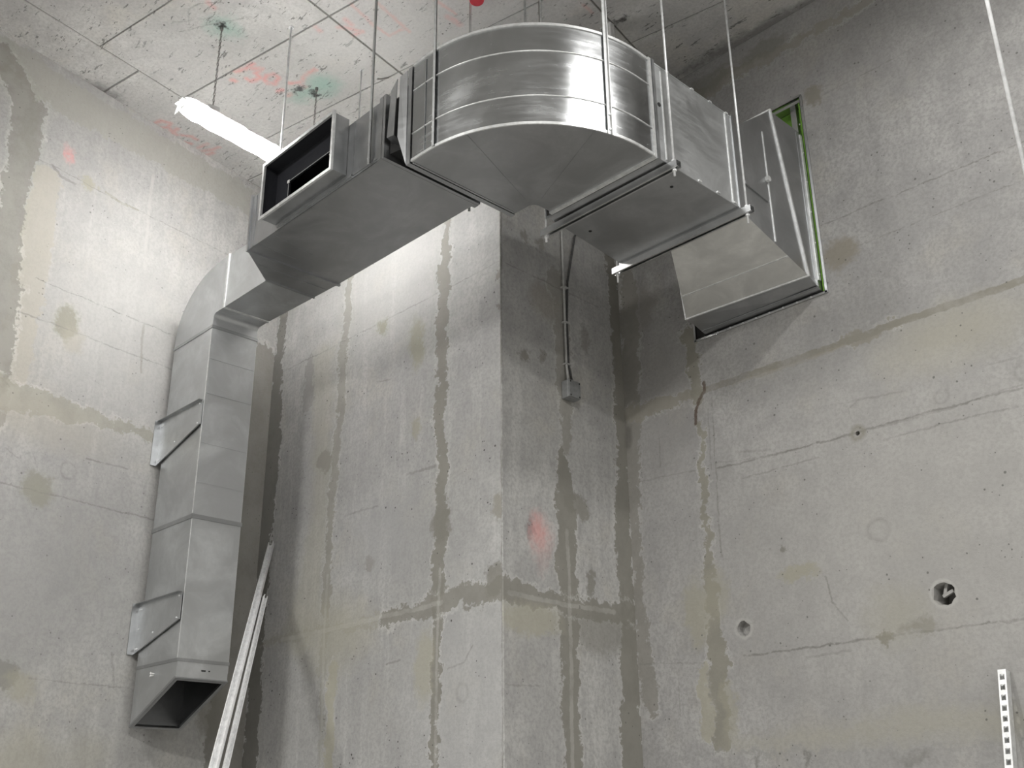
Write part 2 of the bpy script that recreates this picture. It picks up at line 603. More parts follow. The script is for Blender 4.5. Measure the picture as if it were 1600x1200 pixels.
FB = [
    ('blob', (600, 430), (0.9, 1, 0.5), (0.50, 0.495, 0.48), 0.5, 0.6),  # pale patch painted where the lamp's light pools below the duct
    ('blob', (730, 1100), (0.5, 1, 0.8), (0.40, 0.40, 0.40), 0.5, 0.5),
    ('band', [(505, 560), (500, 800), (470, 980)], [.14, .10, .2], OLIVE, 0.4, 0.05),
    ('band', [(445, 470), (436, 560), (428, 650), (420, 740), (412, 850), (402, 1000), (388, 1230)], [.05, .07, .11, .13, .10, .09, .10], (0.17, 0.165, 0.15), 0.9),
    ('band', [(485, 565), (480, 630)], [.05, .08], (0.27, 0.265, 0.25), 0.7),  # dark patch painted where the duct's shadow falls
    ('band', [(548, 430), (536, 545), (532, 640), (524, 720), (514, 840), (508, 960)], [.045, .055, .05, .055, .045, .05], (0.265, 0.258, 0.225), 0.8),
    ('band', [(508, 960), (503, 1050), (500, 1220)], [.04, .03, .025], (0.29, 0.285, 0.25), 0.6),
    ('blob', (507, 722), (0.09, 1, 0.09), (0.27, 0.262, 0.23), 0.8, 0.15),
    ('band', [(700, 340), (694, 420), (692, 520), (688, 640), (690, 760), (686, 860), (682, 980), (680, 1090), (678, 1230)],
     [.03, .065, .06, .055, .055, .06, .05, .045, .035], STAIN, 0.92),
    ('blob', (688, 820), (0.085, 1, 0.12), STAIN, 0.8, 0.15),
    ('band', [(410, 1008), (500, 985), (560, 976), (620, 960)], [.03, .03, .03, .05], (0.30, 0.292, 0.25), 0.6),
    ('band', [(600, 968), (680, 945), (730, 932), (790, 914)], [.055, .07, .06, .075], STAIN, 0.85),
    ('blob', (770, 905), (0.09, 1, 0.10), STAIN, 0.85, 0.15),
    ('blob', (520, 990), (0.34, 1, 0.24), OLIVE, 0.6, 0.5),
    ('band', [(520, 1040), (515, 1120), (512, 1220)], [.06, .055, .055], OLIVE, 0.8),
    ('blob', (662, 1040), (0.09, 1, 0.22), OLIVE, 0.65, 0.3),
    ('blob', (598, 512), (0.06, 1, 0.07), (0.28, 0.275, 0.20), 0.8, 0.3),
    ('blob', (652, 535), (0.07, 1, 0.18), (0.30, 0.295, 0.225), 0.8, 0.3),
    ('blob', (653, 665), (0.05, 1, 0.07), (0.32, 0.31, 0.24), 0.7, 0.3),
    ('blob', (580, 881), (0.05, 1, 0.06), (0.26, 0.25, 0.22), 0.85, 0.25),
    ('blob', (778, 792), (0.05, 1, 0.08), (0.28, 0.27, 0.235), 0.8, 0.2),
    ('blob', (778, 432), (0.03, 1, 0.03), STAIN, 0.8, 0.2),
    ('blob', (779, 480), (0.03, 1, 0.03), STAIN, 0.8, 0.2),
    ('blob', (600, 830), (0.4, 1, 0.3), (0.35, 0.35, 0.355), 0.5, 0.5),
    ('line', [(440, 582), (566, 519), (690, 455), (779, 409)], .004, LINE, 0.75),
    ('line', [(590, 597), (610, 592)], .006, LINE, 0.6),
    ('line', [(540, 806), (590, 790)], .007, LINE, 0.5),
    ('line', [(635, 742), (680, 728)], .010, LINE, 0.5),
    ('line', [(604, 1037), (625, 1031)], .007, LINE, 0.8),
    ('line', [(700, 1046), (725, 1035), (738, 1008)], .006, LINE, 0.6),
    ('ring', (723, 1083), 0.05, 0.02, LINE, 0.3),
    ('line', [(783, 330), (784, 800), (786, 1220)], .006, LINE, 0.8),
    ('line', [(688, 890), (684, 950), (682, 1060), (680, 1210)], .012, PALE, 0.28),
    ('line', [(512, 900), (506, 985), (501, 1210)], .014, PALE, 0.25),
    ('line', [(440, 1000), (540, 978), (690, 942)], .015, PALE, 0.25),
]
FC = [
    ('band', [(868, 430), (880, 540), (884, 640), (884, 700)], [.07, .075, .06, .04], (0.26, 0.252, 0.225), 0.75),
    ('band', [(878, 712), (884, 780), (886, 860), (888, 940), (890, 1030), (893, 1120), (896, 1230)], [.05, .10, .085, .085, .075, .075, .08], STAIN, 0.92),
    ('blob', (902, 790), (1, 0.11, 0.07), STAIN, 0.8, 0.2),
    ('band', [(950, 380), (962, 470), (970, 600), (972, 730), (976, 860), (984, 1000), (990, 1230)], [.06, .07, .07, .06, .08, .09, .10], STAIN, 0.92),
    ('band', [(780, 916), (830, 930), (880, 944), (930, 952), (990, 960)], [.08, .07, .06, .06, .07], STAIN, 0.88),
    ('blob', (940, 985), (1, 0.3, 0.15), STAIN, 0.6, 0.3),
    ('blob', (830, 965), (1, 0.25, 0.09), OLIVE, 0.7, 0.3),
    ('blob', (922, 912), (1, 0.04, 0.09), STAIN, 0.8, 0.2),
    ('blob', (820, 372), (1, 0.04, 0.05), STAIN, 0.7, 0.3),
    ('blob', (845, 382), (1, 0.035, 0.05), STAIN, 0.7, 0.3),
    ('blob', (848, 470), (1, 0.12, 0.14), (0.27, 0.25, 0.215), 0.6, 0.3),
    ('blob', (819, 556), (1, 0.04, 0.05), STAIN, 0.8, 0.3),
    ('blob', (848, 556), (1, 0.035, 0.04), STAIN, 0.7, 0.3),
    ('blob', (912, 530), (1, 0.05, 0.09), STAIN, 0.6, 0.3),
    ('blob', (825, 824), (1, 0.035, 0.08), (0.2, 0.2, 0.2), 0.7, 0.3),
    ('blob', (836, 826), (1, 0.06, 0.09), PINK, 0.5, 0.7),
    ('blob', (846, 846), (1, 0.07, 0.12), PINK, 0.28, 0.8),
    ('line', [(790, 411), (860, 444), (935, 480)], .005, LINE, 0.7),
    ('line', [(783, 330), (784, 800), (786, 1220)], .008, LINE, 0.8),
    ('line', [(790, 1070), (850, 1072)], .005, LINE, 0.5),
    ('line', [(886, 830), (889, 900), (892, 1000), (894, 1200)], .015, PALE, 0.28),
    ('line', [(795, 926), (880, 944), (960, 956)], .015, PALE, 0.25),
]
FD = [
    ('blob', (1480, 830), (1.2, 1, 0.9), (0.45, 0.44, 0.415), 0.5, 0.6),
    ('blob', (1040, 640), (0.25, 1, 0.5), (0.33, 0.32, 0.31), 0.5, 0.5),
    ('blob', (1490, 520), (0.38, 1, 0.16), (0.42, 0.40, 0.33), 0.6, 0.6),
    ('band', [(980, 420), (985, 520), (982, 600), (990, 800), (1000, 950), (1012, 1060), (1018, 1100)], [.07, .08, .10, .05, .05, .07, .06], (0.25, 0.24, 0.215), 0.8),
    ('blob', (1002, 480), (0.12, 1, 0.18), (0.27, 0.255, 0.235), 0.6, 0.3),
    ('band', [(985, 646), (1040, 632), (1095, 612)], [.06, .05, .04], (0.29, 0.275, 0.235), 0.85),
    ('band', [(1290, 546), (1340, 528), (1400, 508)], [.012, .045, .025], (0.29, 0.275, 0.235), 0.85),
    ('line', [(1090, 614), (1180, 582), (1260, 556), (1330, 531), (1400, 505), (1500, 472), (1620, 430)], .022, (0.27, 0.257, 0.22), 1.0),
    ('line', [(1145, 600), (1250, 566), (1320, 540)], .012, (0.33, 0.31, 0.26), 0.6),
    ('line', [(1087, 735), (1000, 752)], .005, LINE, 0.5),
    ('line', [(1030, 685), (1032, 730)], .005, LINE, 0.5),
    ('line', [(1150, 706), (1200, 703)], .006, LINE, 0.4),
    ('line', [(1330, 655), (1325, 640), (1340, 625)], .005, LINE, 0.45),
    ('band', [(1076, 520), (1082, 570), (1090, 620)], [.06, .05, .05], (0.25, 0.24, 0.20), 0.85),
    ('band', [(1094, 660), (1098, 740), (1102, 800), (1106, 860), (1112, 920), (1116, 985), (1122, 1040), (1124, 1100), (1130, 1165)],
     [.025, .03, .028, .035, .045, .055, .075, .06, .055], (0.265, 0.255, 0.215), 0.92),
    ('blob', (1088, 960), (0.10, 1, 0.2), OLIVE, 0.65, 0.2),
    ('blob', (1120, 930), (0.09, 1, 0.15), OLIVE, 0.5, 0.3),
    ('band', [(1098, 1045), (1102, 1100), (1106, 1145)], [.04, .05, .05], OLIVE, 0.75),
    ('blob', (1140, 1110), (0.05, 1, 0.18), OLIVE, 0.6, 0.3),
    ('line', [(1100, 597), (1101, 612), (1092, 625), (1088, 640), (1087, 662)], .013, (0.10, 0.065, 0.045), 0.9),
    ('line', [(1112, 620), (1119, 740), (1124, 830), (1128, 870)], .005, LINE, 0.6),
    ('line', [(1106, 640), (1112, 735)], .004, LINE, 0.5),
    ('line', [(1121, 732), (1240, 703), (1340, 675), (1460, 642), (1597, 606)], .006, LINE, 0.75),
    ('line', [(1121, 724), (1200, 712), (1330, 680), (1480, 640), (1597, 600)], .004, LINE, 0.5),
    ('line', [(1160, 748), (1280, 715)], .005, LINE, 0.5),
    ('line', [(1380, 688), (1480, 660), (1590, 635)], .005, LINE, 0.5),
    ('line', [(1300, 632), (1410, 612)], .006, LINE, 0.35),
    ('line', [(1540, 572), (1600, 556)], .006, LINE, 0.35),
    ('line', [(1161, 1026), (1280, 1010), (1380, 995), (1600, 967)], .006, LINE, 0.75),
    ('line', [(1260, 1027), (1330, 1016)], .006, LINE, 0.4),
    ('line', [(1000, 1037), (1100, 1036)], .005, LINE, 0.5),
    ('line', [(1290, 900), (1300, 940), (1325, 970)], .005, LINE, 0.7),
    ('line', [(1286, 148), (1380, 100), (1465, 54)], .004, LINE, 0.6),
    ('line', [(1279, 354), (1440, 287), (1600, 221)], .004, LINE, 0.8),
    ('line', [(1337, 386), (1470, 332), (1600, 280)], .0035, LINE, 0.65),
    ('line', [(1060, 1060), (1064, 1120)], .005, LINE, 0.5),
    ('blob', (1270, 152), (0.07, 1, 0.07), (0.27, 0.255, 0.215), 0.85, 0.25),
    ('blob', (1312, 395), (0.11, 1, 0.10), (0.28, 0.255, 0.205), 0.8, 0.35),
    ('ring', (1340, 677), 0.035, 0.03, (0.27, 0.26, 0.22), 0.9),
    ('blob', (1386, 993), (0.045, 1, 0.04), (0.25, 0.24, 0.205), 0.9, 0.2),
    ('blob', (1400, 960), (0.16, 1, 0.13), OLIVE, 0.45, 0.6),
    ('blob', (1440, 978), (0.10, 1, 0.035), (0.28, 0.27, 0.23), 0.7, 0.4),
    ('blob', (1250, 895), (0.12, 1, 0.045), OLIVE, 0.8, 0.3),
    ('blob', (1222, 858), (0.02, 1, 0.025), STAIN, 0.8, 0.4),
    ('ring', (1373, 828), 0.06, 0.02, LINE, 0.45),
    ('ring', (1475, 928), 0.070, 0.014, PALE, 0.5),
    ('ring', (1162, 982), 0.056, 0.016, PALE, 0.5),
    ('ring', (1600, 580), 0.05, 0.02, LINE, 0.4),
    ('ring', (1470, 620), 0.04, 0.015, LINE, 0.3),
    ('band', [(1060, 175), (1140, 118), (1200, 88), (1290, 40), (1390, -20)], [.05, .07, .05, .035, .04], (0.29, 0.278, 0.24), 0.75),
    ('blob', (1190, 78), (0.2, 1, 0.07), STAIN, 0.6, 0.3),
    ('blob', (1108, 128), (0.22, 1, 0.09), STAIN, 0.6, 0.3),
    ('band', [(1140, 1165), (1300, 1150), (1420, 1130), (1560, 1128), (1640, 1130)], [.03, .05, .08, .07, .06], (0.38, 0.365, 0.30), 0.5, 0.05),
    ('band', [(990, 1180), (1130, 1178), (1400, 1172), (1620, 1160)], [.012, .015, .012, .01], (0.30, 0.30, 0.29), 0.6),
    ('blob', (1262, 1188), (0.02, 1, 0.04), LINE, 0.7, 0.4),
    ('blob', (1187, 1194), (0.02, 1, 0.05), LINE, 0.6, 0.4),
    ('blob', (1430, 1182), (0.10, 1, 0.03), LINE, 0.5, 0.5),
]
FT = [
    ('blob', (600, 90), (1.0, 1.0, 1), (0.50, 0.495, 0.48), 0.5, 0.6),
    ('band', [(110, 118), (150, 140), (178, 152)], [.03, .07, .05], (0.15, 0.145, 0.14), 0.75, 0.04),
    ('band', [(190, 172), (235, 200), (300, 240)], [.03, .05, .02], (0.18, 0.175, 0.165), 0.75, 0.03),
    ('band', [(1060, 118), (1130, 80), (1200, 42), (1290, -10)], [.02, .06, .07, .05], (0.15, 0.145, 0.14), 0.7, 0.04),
    ('blob', (967, 31), (0.05, 0.03, 1), (0.06, 0.058, 0.055), 0.8, 0.4),
    ('blob', (975, 28), (0.04, 0.03, 1), (0.06, 0.058, 0.055), 0.8, 0.4),
    ('blob', (905, 42), (0.5, 0.12, 1), (0.30, 0.29, 0.28), 0.5, 0.5),
    ('spray', [[(369, 112), (384, 107), (396, 100)], [(393, 107), (409, 107), (400, 114), (407, 121), (392, 127), (386, 123)],
               [(417, 118), (428, 116), (436, 122), (430, 131), (419, 130), (413, 124), (417, 118)],
               [(453, 130), (472, 128), (474, 120), (492, 109)], [(434, 142), (441, 140)], [(451, 149), (455, 147)],
               [(470, 133), (476, 135)], [(362, 125), (366, 126)]], .028, PINK, 0.72),
    ('spray', [[(242, 193), (252, 188), (266, 192), (262, 199), (248, 199), (242, 193)], [(264, 198), (270, 206), (276, 210)],
               [(268, 210), (278, 201)], [(284, 211), (300, 213), (308, 218)], [(288, 222), (298, 224)],
               [(310, 231), (324, 224)], [(318, 236), (334, 233), (342, 230)], [(322, 242), (332, 238)]], .024, (0.62, 0.24, 0.21), 0.6),
    ('spray', [[(494, 42), (500, 48)], [(540, 30), (548, 38)], [(530, 42), (545, 44), (558, 48), (566, 50)], [(552, 55), (562, 50)],
               [(698, 26), (710, 32), (719, 39)], [(325 + 0, 4), (334, 12)]], .026, PINK, 0.5),
    ('spray', [[(590, 5), (615, 28), (640, 50)], [(548, 6), (580, 36), (608, 56), (628, 46)], [(680, 0), (712, 22)], [(912, 8), (924, 20)]], .010, (0.68, 0.28, 0.24), 0.55),
    ('blob', (350, 43), (0.10, 0.10, 1), GREEN, 0.5, 0.7),
    ('blob', (504, 134), (0.12, 0.10, 1), (0.24, 0.46, 0.38), 0.55, 0.7),
    ('blob', (472, 148), (0.10, 0.07, 1), GREEN, 0.45, 0.7),
    ('blob', (346, 40), (0.035, 0.035, 1), (0.02, 0.02, 0.02), 0.95, 0.4),
    ('blob', (464, 139), (0.04, 0.03, 1), (0.04, 0.04, 0.04), 0.9, 0.4),
    ('blob', (491, 144), (0.035, 0.03, 1), (0.03, 0.03, 0.03), 0.95, 0.4),
    ('line', [(294, 38), (295, 15), (310, 6), (345, 3)], .006, LINE, 0.6),
    ('line', [(280, 50), (330, 38), (400, 25)], .006, LINE, 0.55),
    ('line', [(270, 35), (330, 28)], .006, LINE, 0.4),
]
M['room'] = concrete('concrete_plain', onD, [], base=(0.47, 0.465, 0.45), seed=23.0)
M['floor'] = concrete('concrete_floor', onD, [], base=(0.46, 0.455, 0.44), seed=29.0)
KA = dict(base=(0.47, 0.465, 0.45), seed=3.1)
KB = dict(base=(0.45, 0.447, 0.438), seed=8.4, speck=0.9, streak=1.3)
KC = dict(base=(0.44, 0.436, 0.425), seed=12.2, streak=1.3)
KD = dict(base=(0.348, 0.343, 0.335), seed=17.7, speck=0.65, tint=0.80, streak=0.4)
KT = dict(base=(0.60, 0.593, 0.575), seed=41.0, speck=0.9, streak=0.0, flecks=True)


def struct(o):
    o['kind'] = 'structure'
    return o


def wallA_x(y):
    return -7.26 - 0.224 * (y - YB)


# left wall: a thick slab
a0, a1 = Vector((wallA_x(YF - .3), YF - .3, 0)), Vector((wallA_x(YB), YB, 0))
off = -AN * 0.3
b = MB()
b.hexa([a0, a1, a1 + off, a0 + off], [q + Vector((0, 0, ZC)) for q in (a0, a1, a1 + off, a0 + off)])
wl = struct(b.build('wall_left', 'room'))
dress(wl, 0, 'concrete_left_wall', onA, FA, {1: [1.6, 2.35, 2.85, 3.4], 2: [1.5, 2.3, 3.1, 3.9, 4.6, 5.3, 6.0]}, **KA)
# middle wall and pier (one concrete mass, the arris slightly rounded)
b = MB()
ch = 0.006
pts = [(-7.262, YB), (XC - ch, YB), (XC, YB + ch), (XC, YD + 0.3), (-7.262, YD + 0.3)]
lo = [Vector((x, y, 0)) for x, y in pts]
hi = [Vector((x, y, ZC)) for x, y in pts]
k = len(pts)
b.add(lo + hi, [tuple(range(k))[::-1], tuple(range(k, 2 * k))])
b.add(lo[:2] + hi[:2], [(0, 1, 3, 2)], 0)
b.add([lo[1], lo[2], hi[1], hi[2]], [(0, 1, 3, 2)], 1)
b.add([lo[2], lo[3], hi[2], hi[3]], [(0, 1, 3, 2)], 1)
b.add([lo[3], lo[4], hi[3], hi[4]], [(0, 1, 3, 2)], 1)
b.add([lo[4], lo[0], hi[4], hi[0]], [(0, 1, 3, 2)], 1)
wm = struct(b.build('wall_middle', ['room', 'floor']))
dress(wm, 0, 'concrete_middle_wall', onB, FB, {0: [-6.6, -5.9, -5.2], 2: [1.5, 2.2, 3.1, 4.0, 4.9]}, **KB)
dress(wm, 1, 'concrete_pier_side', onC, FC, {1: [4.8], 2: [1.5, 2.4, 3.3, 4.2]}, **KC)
# right wall with the duct opening and drilled holes cut in
HX0, HX1, HZ0, HZ1 = -3.85, -2.872, 4.468, 5.905
b = MB()
b.box((XC, YD, 0), (XR + .3, YD + 0.3, ZC))
wr = struct(b.build('wall_right', ['room', 'dark']))


def cut(target, mb):
    c = mb.build('cutter', ['room', 'dark'])
    md = target.modifiers.new('cut', 'BOOLEAN')
    md.object = c
    md.operation = 'DIFFERENCE'
    md.solver = 'EXACT'
    dg = bpy.context.evaluated_depsgraph_get()
    me = bpy.data.meshes.new_from_object(target.evaluated_get(dg))
    target.modifiers.clear()
    target.data = me
    bpy.data.objects.remove(c, do_unlink=True)


b = MB()
b.box((HX0, YD - 0.1, HZ0), (HX1, YD + 0.22, HZ1))
cut(wr, b)


def hole_cutter(q, r, depth, seed):
    """ragged drilled hole"""
    rr = random.Random(seed)
    c = onD(*q)
    n = 18
    mb = MB()
    rad = [r * (1 + rr.uniform(-.10, .10)) for _ in range(n)]
    fr = [Vector((c.x + rad[i] * math.cos(2 * math.pi * i / n), YD - .05, c.z + rad[i] * math.sin(2 * math.pi * i / n))) for i in range(n)]
    bk = [Vector((c.x + (v.x - c.x) * .86, YD + depth, c.z + (v.z - c.z) * .86)) for v in fr]
    mb.add(fr + bk, [tuple(range(n)), tuple(range(2 * n - 1, n - 1, -1))] + [(i, i + n, (i + 1) % n + n, (i + 1) % n) for i in range(n)], 0)
    return mb


for q, r, d, sd in (((1475, 928), 0.062, 0.16, 1), ((1162, 982), 0.047, 0.05, 2), ((1340, 677), 0.014, 0.10, 3)):
    cut(wr, hole_cutter(q, r, d, sd))
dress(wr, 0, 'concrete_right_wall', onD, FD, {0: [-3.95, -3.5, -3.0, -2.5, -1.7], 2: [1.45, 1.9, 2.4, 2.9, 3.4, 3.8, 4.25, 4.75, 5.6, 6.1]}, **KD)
# rebar / debris stuck in the deep hole
hc = onD(1475, 928)
b = MB()
b.box((-.030, 0, -.008), (.034, .02, .008), mat=Matrix.Translation((hc.x + .004, YD + .035, hc.z + .006)) @ Matrix.Rotation(math.radians(-22), 4, 'Y'))
b.box((-.008, 0, -.03), (.008, .02, .03), mat=Matrix.Translation((hc.x - .006, YD + .04, hc.z + .03)) @ Matrix.Rotation(math.radians(18), 4, 'Y'))
b.build('hole_debris', 'room', wr)

b = MB()
b.box((-9.5, YF - .3, -0.2), (XR + .3, YD + .3, 0))
struct(b.build('floor', 'floor'))
b = MB()
b.box((XR, YF - .3, 0), (XR + .3, YD, ZC))
struct(b.build('wall_side', 'room'))
b = MB()
b.box((wallA_x(YF) - .6, YF - .3, 0), (XR, YF, ZC))
struct(b.build('wall_rear', 'room'))

# ceiling slab with the imprint of each formwork sheet
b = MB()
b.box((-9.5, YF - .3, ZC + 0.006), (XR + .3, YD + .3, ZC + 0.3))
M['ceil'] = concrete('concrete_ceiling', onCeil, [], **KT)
ceil = struct(b.build('ceiling', plain('dark_formwork_joint', (0.20, 0.195, 0.18), 0.9)))  # base slab darker than the sheets, showing as joint lines
CA = math.radians(10.9)
ex, ey = Vector((math.cos(CA), math.sin(CA), 0)), Vector((-math.sin(CA), math.cos(CA), 0))
org = onCeil(286, 154)
PW, PH = 1.522, 0.725
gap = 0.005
meshes = {}


def panel(i0, i1, j0, j1):
    """one formwork sheet imprint, clipped to the room"""
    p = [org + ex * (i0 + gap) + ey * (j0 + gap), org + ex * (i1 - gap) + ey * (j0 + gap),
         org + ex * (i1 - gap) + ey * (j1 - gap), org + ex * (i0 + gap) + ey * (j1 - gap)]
    planes = [(Vector((-1, 0, 0)), -XR), (Vector((0, 1, 0)), YF), (-Vector((0, 1, 0)), -YD), (AN, AD)]

    def clip(poly, nrm, d):
        out = []
        for a, c in zip(poly, poly[1:] + poly[:1]):
            da, dc = nrm.dot(a) - d, nrm.dot(c) - d
            if da >= 0:
                out.append(a)
            if da * dc < 0:
                out.append(a + (c - a) * (da / (da - dc)))
        return out
    for nrm, d in planes:
        p = clip(p, nrm, d)
        if len(p) < 3:
            return
    # drop the corner inside the pier
    if all(v.x < XC - .02 and v.y > YB + .02 for v in p):
        return
    lowz = ZC + rnd.uniform(-.0015, .0015)
    mb = MB()
    n = len(p)
    ins = []
    cen = sum(p, Vector()) / n
    lo = [Vector((v.x, v.y, lowz)) + (cen - v).normalized() * 0.004 for v in p]
    hi = [Vector((v.x, v.y, ZC + 0.008)) for v in p]
    mb.add(lo + hi, [tuple(range(n))] + [(i, (i + 1) % n, (i + 1) % n + n, i + n) for i in range(n)])
    lo_ = [min(v_[i] for v_ in p) - .01 for i in range(2)] + [ZC - .1]
    hi_ = [max(v_[i] for v_ in p) + .01 for i in range(2)] + [ZC + .1]
    here = [f for f in FT if all(extent(f, onCeil)[0][i] <= hi_[i] and extent(f, onCeil)[1][i] >= lo_[i] for i in range(3))]
    mb.build('panel', concrete('concrete_ceiling', onCeil, FT, cell=(lo_, hi_), **KT) if here else 'ceil', ceil)


for i in range(0, 4):
    for j in range(-3, 6):
        panel(i * PW, (i + 1) * PW, j * PH, (j + 1) * PH)
for j in range(-3, 3):
    panel(-PW, 0, j * 1.45 - 0.40, (j + 1) * 1.45 - 0.40)
mb = MB()
for i in range(-2, 9):                                   # the rest of the ceiling, behind the camera
    for j in range(-14, 9):
        if (0 <= i < 4 and -3 <= j < 6) or (i == -1 and -5 <= j < 9) or i == -2:
            continue
        p = [org + ex * (i * PW + gap) + ey * (j * PH + gap), org + ex * ((i + 1) * PW - gap) + ey * (j * PH + gap),
             org + ex * ((i + 1) * PW - gap) + ey * ((j + 1) * PH - gap), org + ex * (i * PW + gap) + ey * ((j + 1) * PH - gap)]
        if all(-7 < v.x < XR and YF < v.y < YD for v in p):
            lo = [Vector((v.x, v.y, ZC)) for v in p]
            hi = [Vector((v.x, v.y, ZC + .008)) for v in p]
            mb.hexa(lo, hi)
mb.build('panel_field', 'ceil', ceil, kind='stuff')

# ================================================================ ducts
ZB1, ZT1 = 4.862, 5.250                # main duct
Y10, Y11 = 2.940, 3.630
X10, X11 = -5.435, -4.045
SY0, SY1 = 3.243, 3.600                # small duct and drop
VX0, VX1 = -6.965, -6.405
ZB2, ZT2 = 4.733, 5.362                # bend and duct to the wall


def strip(path, w_, t_, name, parent, mat='seam', nrm=(0, 0, 1)):
    """thin raised seam along a path"""
    mb = MB()
    nrm = Vector(nrm)
    pts = [Vector(p) for p in path]
    for p, q in zip(pts[:-1], pts[1:]):
        d = (q - p).normalized()
        s_ = d.cross(nrm).normalized() * (w_ / 2)
        a = nrm * t_
        mb.hexa([p - s_, p + s_, q + s_, q - s_], [p - s_ + a, p + s_ + a, q + s_ + a, q - s_ + a])
    return mb.build(name, mat, parent)


# ---- vertical drop duct on the left wall
t = thing('vertical_duct', 'tall galvanised duct dropping down the left wall from rounded elbow to angled mouth', 'duct', ((VX0 + VX1) / 2, (SY0 + SY1) / 2, 2.08))
zj, zf = 3.385, 4.765
MB().shell([rectZ(zf, VX0, VX1, SY0, SY1), rectZ(zj + .003, VX0, VX1, SY0, SY1)]).build('upper_section', 'galv_matt', t)
MB().shell([rectZ(zj - .003, VX0, VX1, SY0, SY1), rectZ(2.46, VX0, VX1, SY0, SY1)], 0.003, 0, 1).build('lower_section', ['galv_matt', 'galv_shade'], t)
# angled mouth: long side at the wall
mouth = [(VX0, SY0, 2.085), (VX1, SY0, 2.345), (VX1, SY1, 2.345), (VX0, SY1, 2.085)]
MB().shell([rectZ(2.456, VX0, VX1, SY0, SY1), mouth], 0.004, 0, 1).build('outlet_section', ['galv_matt', 'galv_shade'], t)
ax = Vector((VX1 - VX0, 0, 2.345 - 2.085)).cross(Vector((0, 1, 0)))
MB().frame(mouth, -ax if ax.z < 0 else ax, 0.016, 0.004, 0.022).build('mouth_rim', 'galv', t)
# elbow in the x-z plane
cx_, cz_ = VX1 + 0.035, ZB1 - 0.035
Ro, Ri = cx_ - VX0, 0.035
secs = [rectZ(zf, VX0, VX1, SY0, SY1)]
steps = 14
RzO = ZT1 + 0.03 - cz_
for i in range(steps + 1):
    a = math.pi - (math.pi / 2) * i / steps
    o_ = (cx_ + Ro * math.cos(a), cz_ + RzO * math.sin(a))
    n_ = (cx_ + Ri * math.cos(a), cz_ + Ri * math.sin(a))
    secs.append([(o_[0], SY0, o_[1]), (n_[0], SY0, n_[1]), (n_[0], SY1, n_[1]), (o_[0], SY1, o_[1])])
secs.append([(-6.272, SY0, ZT1 + .03), (-6.272, SY0, ZB1), (-6.272, SY1, ZB1), (-6.272, SY1, ZT1 + .03)])
MB().shell(secs, 0.003).build('elbow', 'galv_matt', t)
MB().frame(rectZ(zf - .012, VX0, VX1, SY0, SY1), (0, 0, 1), 0.022, 0.006).build('joint_flange', 'galv', t)
MB().frame(rectZ(zj - .014, VX0, VX1, SY0, SY1), (0, 0, 1), 0.028, 0.007).build('joint_flange', 'galv', t)
MB().frame(rectZ(2.45, VX0, VX1, SY0, SY1), (0, 0, 1), 0.020, 0.005).build('joint_flange', 'galv', t)
for zz in (4.52, 4.26, 3.9, 3.62):
    strip([(VX1, SY0 + .004, zz), (VX1, SY1 - .004, zz)], 0.006, 0.003, 'stiffening_bead', t, 'galv_matt', (1, 0, 0))
strip([(VX1 - .004, SY0, zj + .02), (VX1 - .004, SY0, zf - .02)], 0.008, 0.004, 'corner_seam', t, 'seam', (0, -1, 0))
strip([(VX1 - .004, SY0, 2.47), (VX1 - .004, SY0, zj - .02)], 0.006, 0.003, 'corner_seam', t, 'seam', (0, -1, 0))
strip([(VX1 - .005, SY1, 2.4), (VX1 - .005, SY1, zf - .02)], 0.006, 0.003, 'corner_seam', t, 'seam', (0, 1, 0))
# small tape knot and marks on the outlet
b = MB()
for i in range(5):
    p = Vector((-6.70 + rnd.uniform(-.03, .03), SY0 - .006, 2.40 + rnd.uniform(-.012, .012)))
    q = p + Vector((rnd.uniform(-.03, .03), -.012, rnd.uniform(-.012, .014)))
    b.tube([p, (p + q) / 2 + Vector((0, -.01, 0)), q], .004, 5)
b.build('wire_knot', 'white', t)
b = MB()
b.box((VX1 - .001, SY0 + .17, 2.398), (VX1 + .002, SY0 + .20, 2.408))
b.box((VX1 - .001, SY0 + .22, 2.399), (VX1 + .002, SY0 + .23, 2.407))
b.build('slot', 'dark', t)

# ---- wall brackets that carry it
for zt, lab in ((4.205, 'triangular zinc bracket holding the duct to the left wall, higher of the two'),
                (2.885, 'triangular zinc bracket holding the duct to the left wall, lower one near its mouth')):
    xw = wallA_x(SY0 - .06) + .003
    k = thing('duct_bracket', lab, 'bracket', (xw, SY0, zt - .35), 'duct wall brackets')
    yb_ = SY0 - 0.008
    pl = [(xw + .004, yb_, zt), (VX1 - .01, yb_, zt), (VX1 - .01, yb_, zt - .175), (xw + .004, yb_, zt - .335)]
    MB().hexa(pl, [(x, y - .003, z) for x, y, z in pl]).build('plate', 'galv_matt', k)
    MB().box((xw + .004, yb_ - .032, zt - .001), (VX1 - .01, yb_, zt + .003)).build('top_lip', 'galv', k)
    MB().box((xw, yb_ - .05, zt - .335), (xw + .004, yb_, zt + .002)).build('wall_flange', 'galv', k)
    p, q = Vector(pl[2]), Vector(pl[3])
    d = (q - p).normalized()
    MB().hexa([p, p + Vector((0, -.009, 0)), q + Vector((0, -.009, 0)), q], [v + Vector((d.z, 0, -d.x)) * .003 for v in (p, p + Vector((0, -.009, 0)), q + Vector((0, -.009, 0)), q)]).build('lower_lip', 'galv', k)
    for dx, dz in ((.03, -.04), (.055, -.04), (.04, -.17), (.025, -.30), (.045, -.30), (.25, -.215), (.56, -.16), (.57, -.02)):
        MB().tube([(xw + dx, yb_ - .003, zt + dz), (xw + dx, yb_ - .009, zt + dz)], .006, 6).build('screw', 'rod', k)

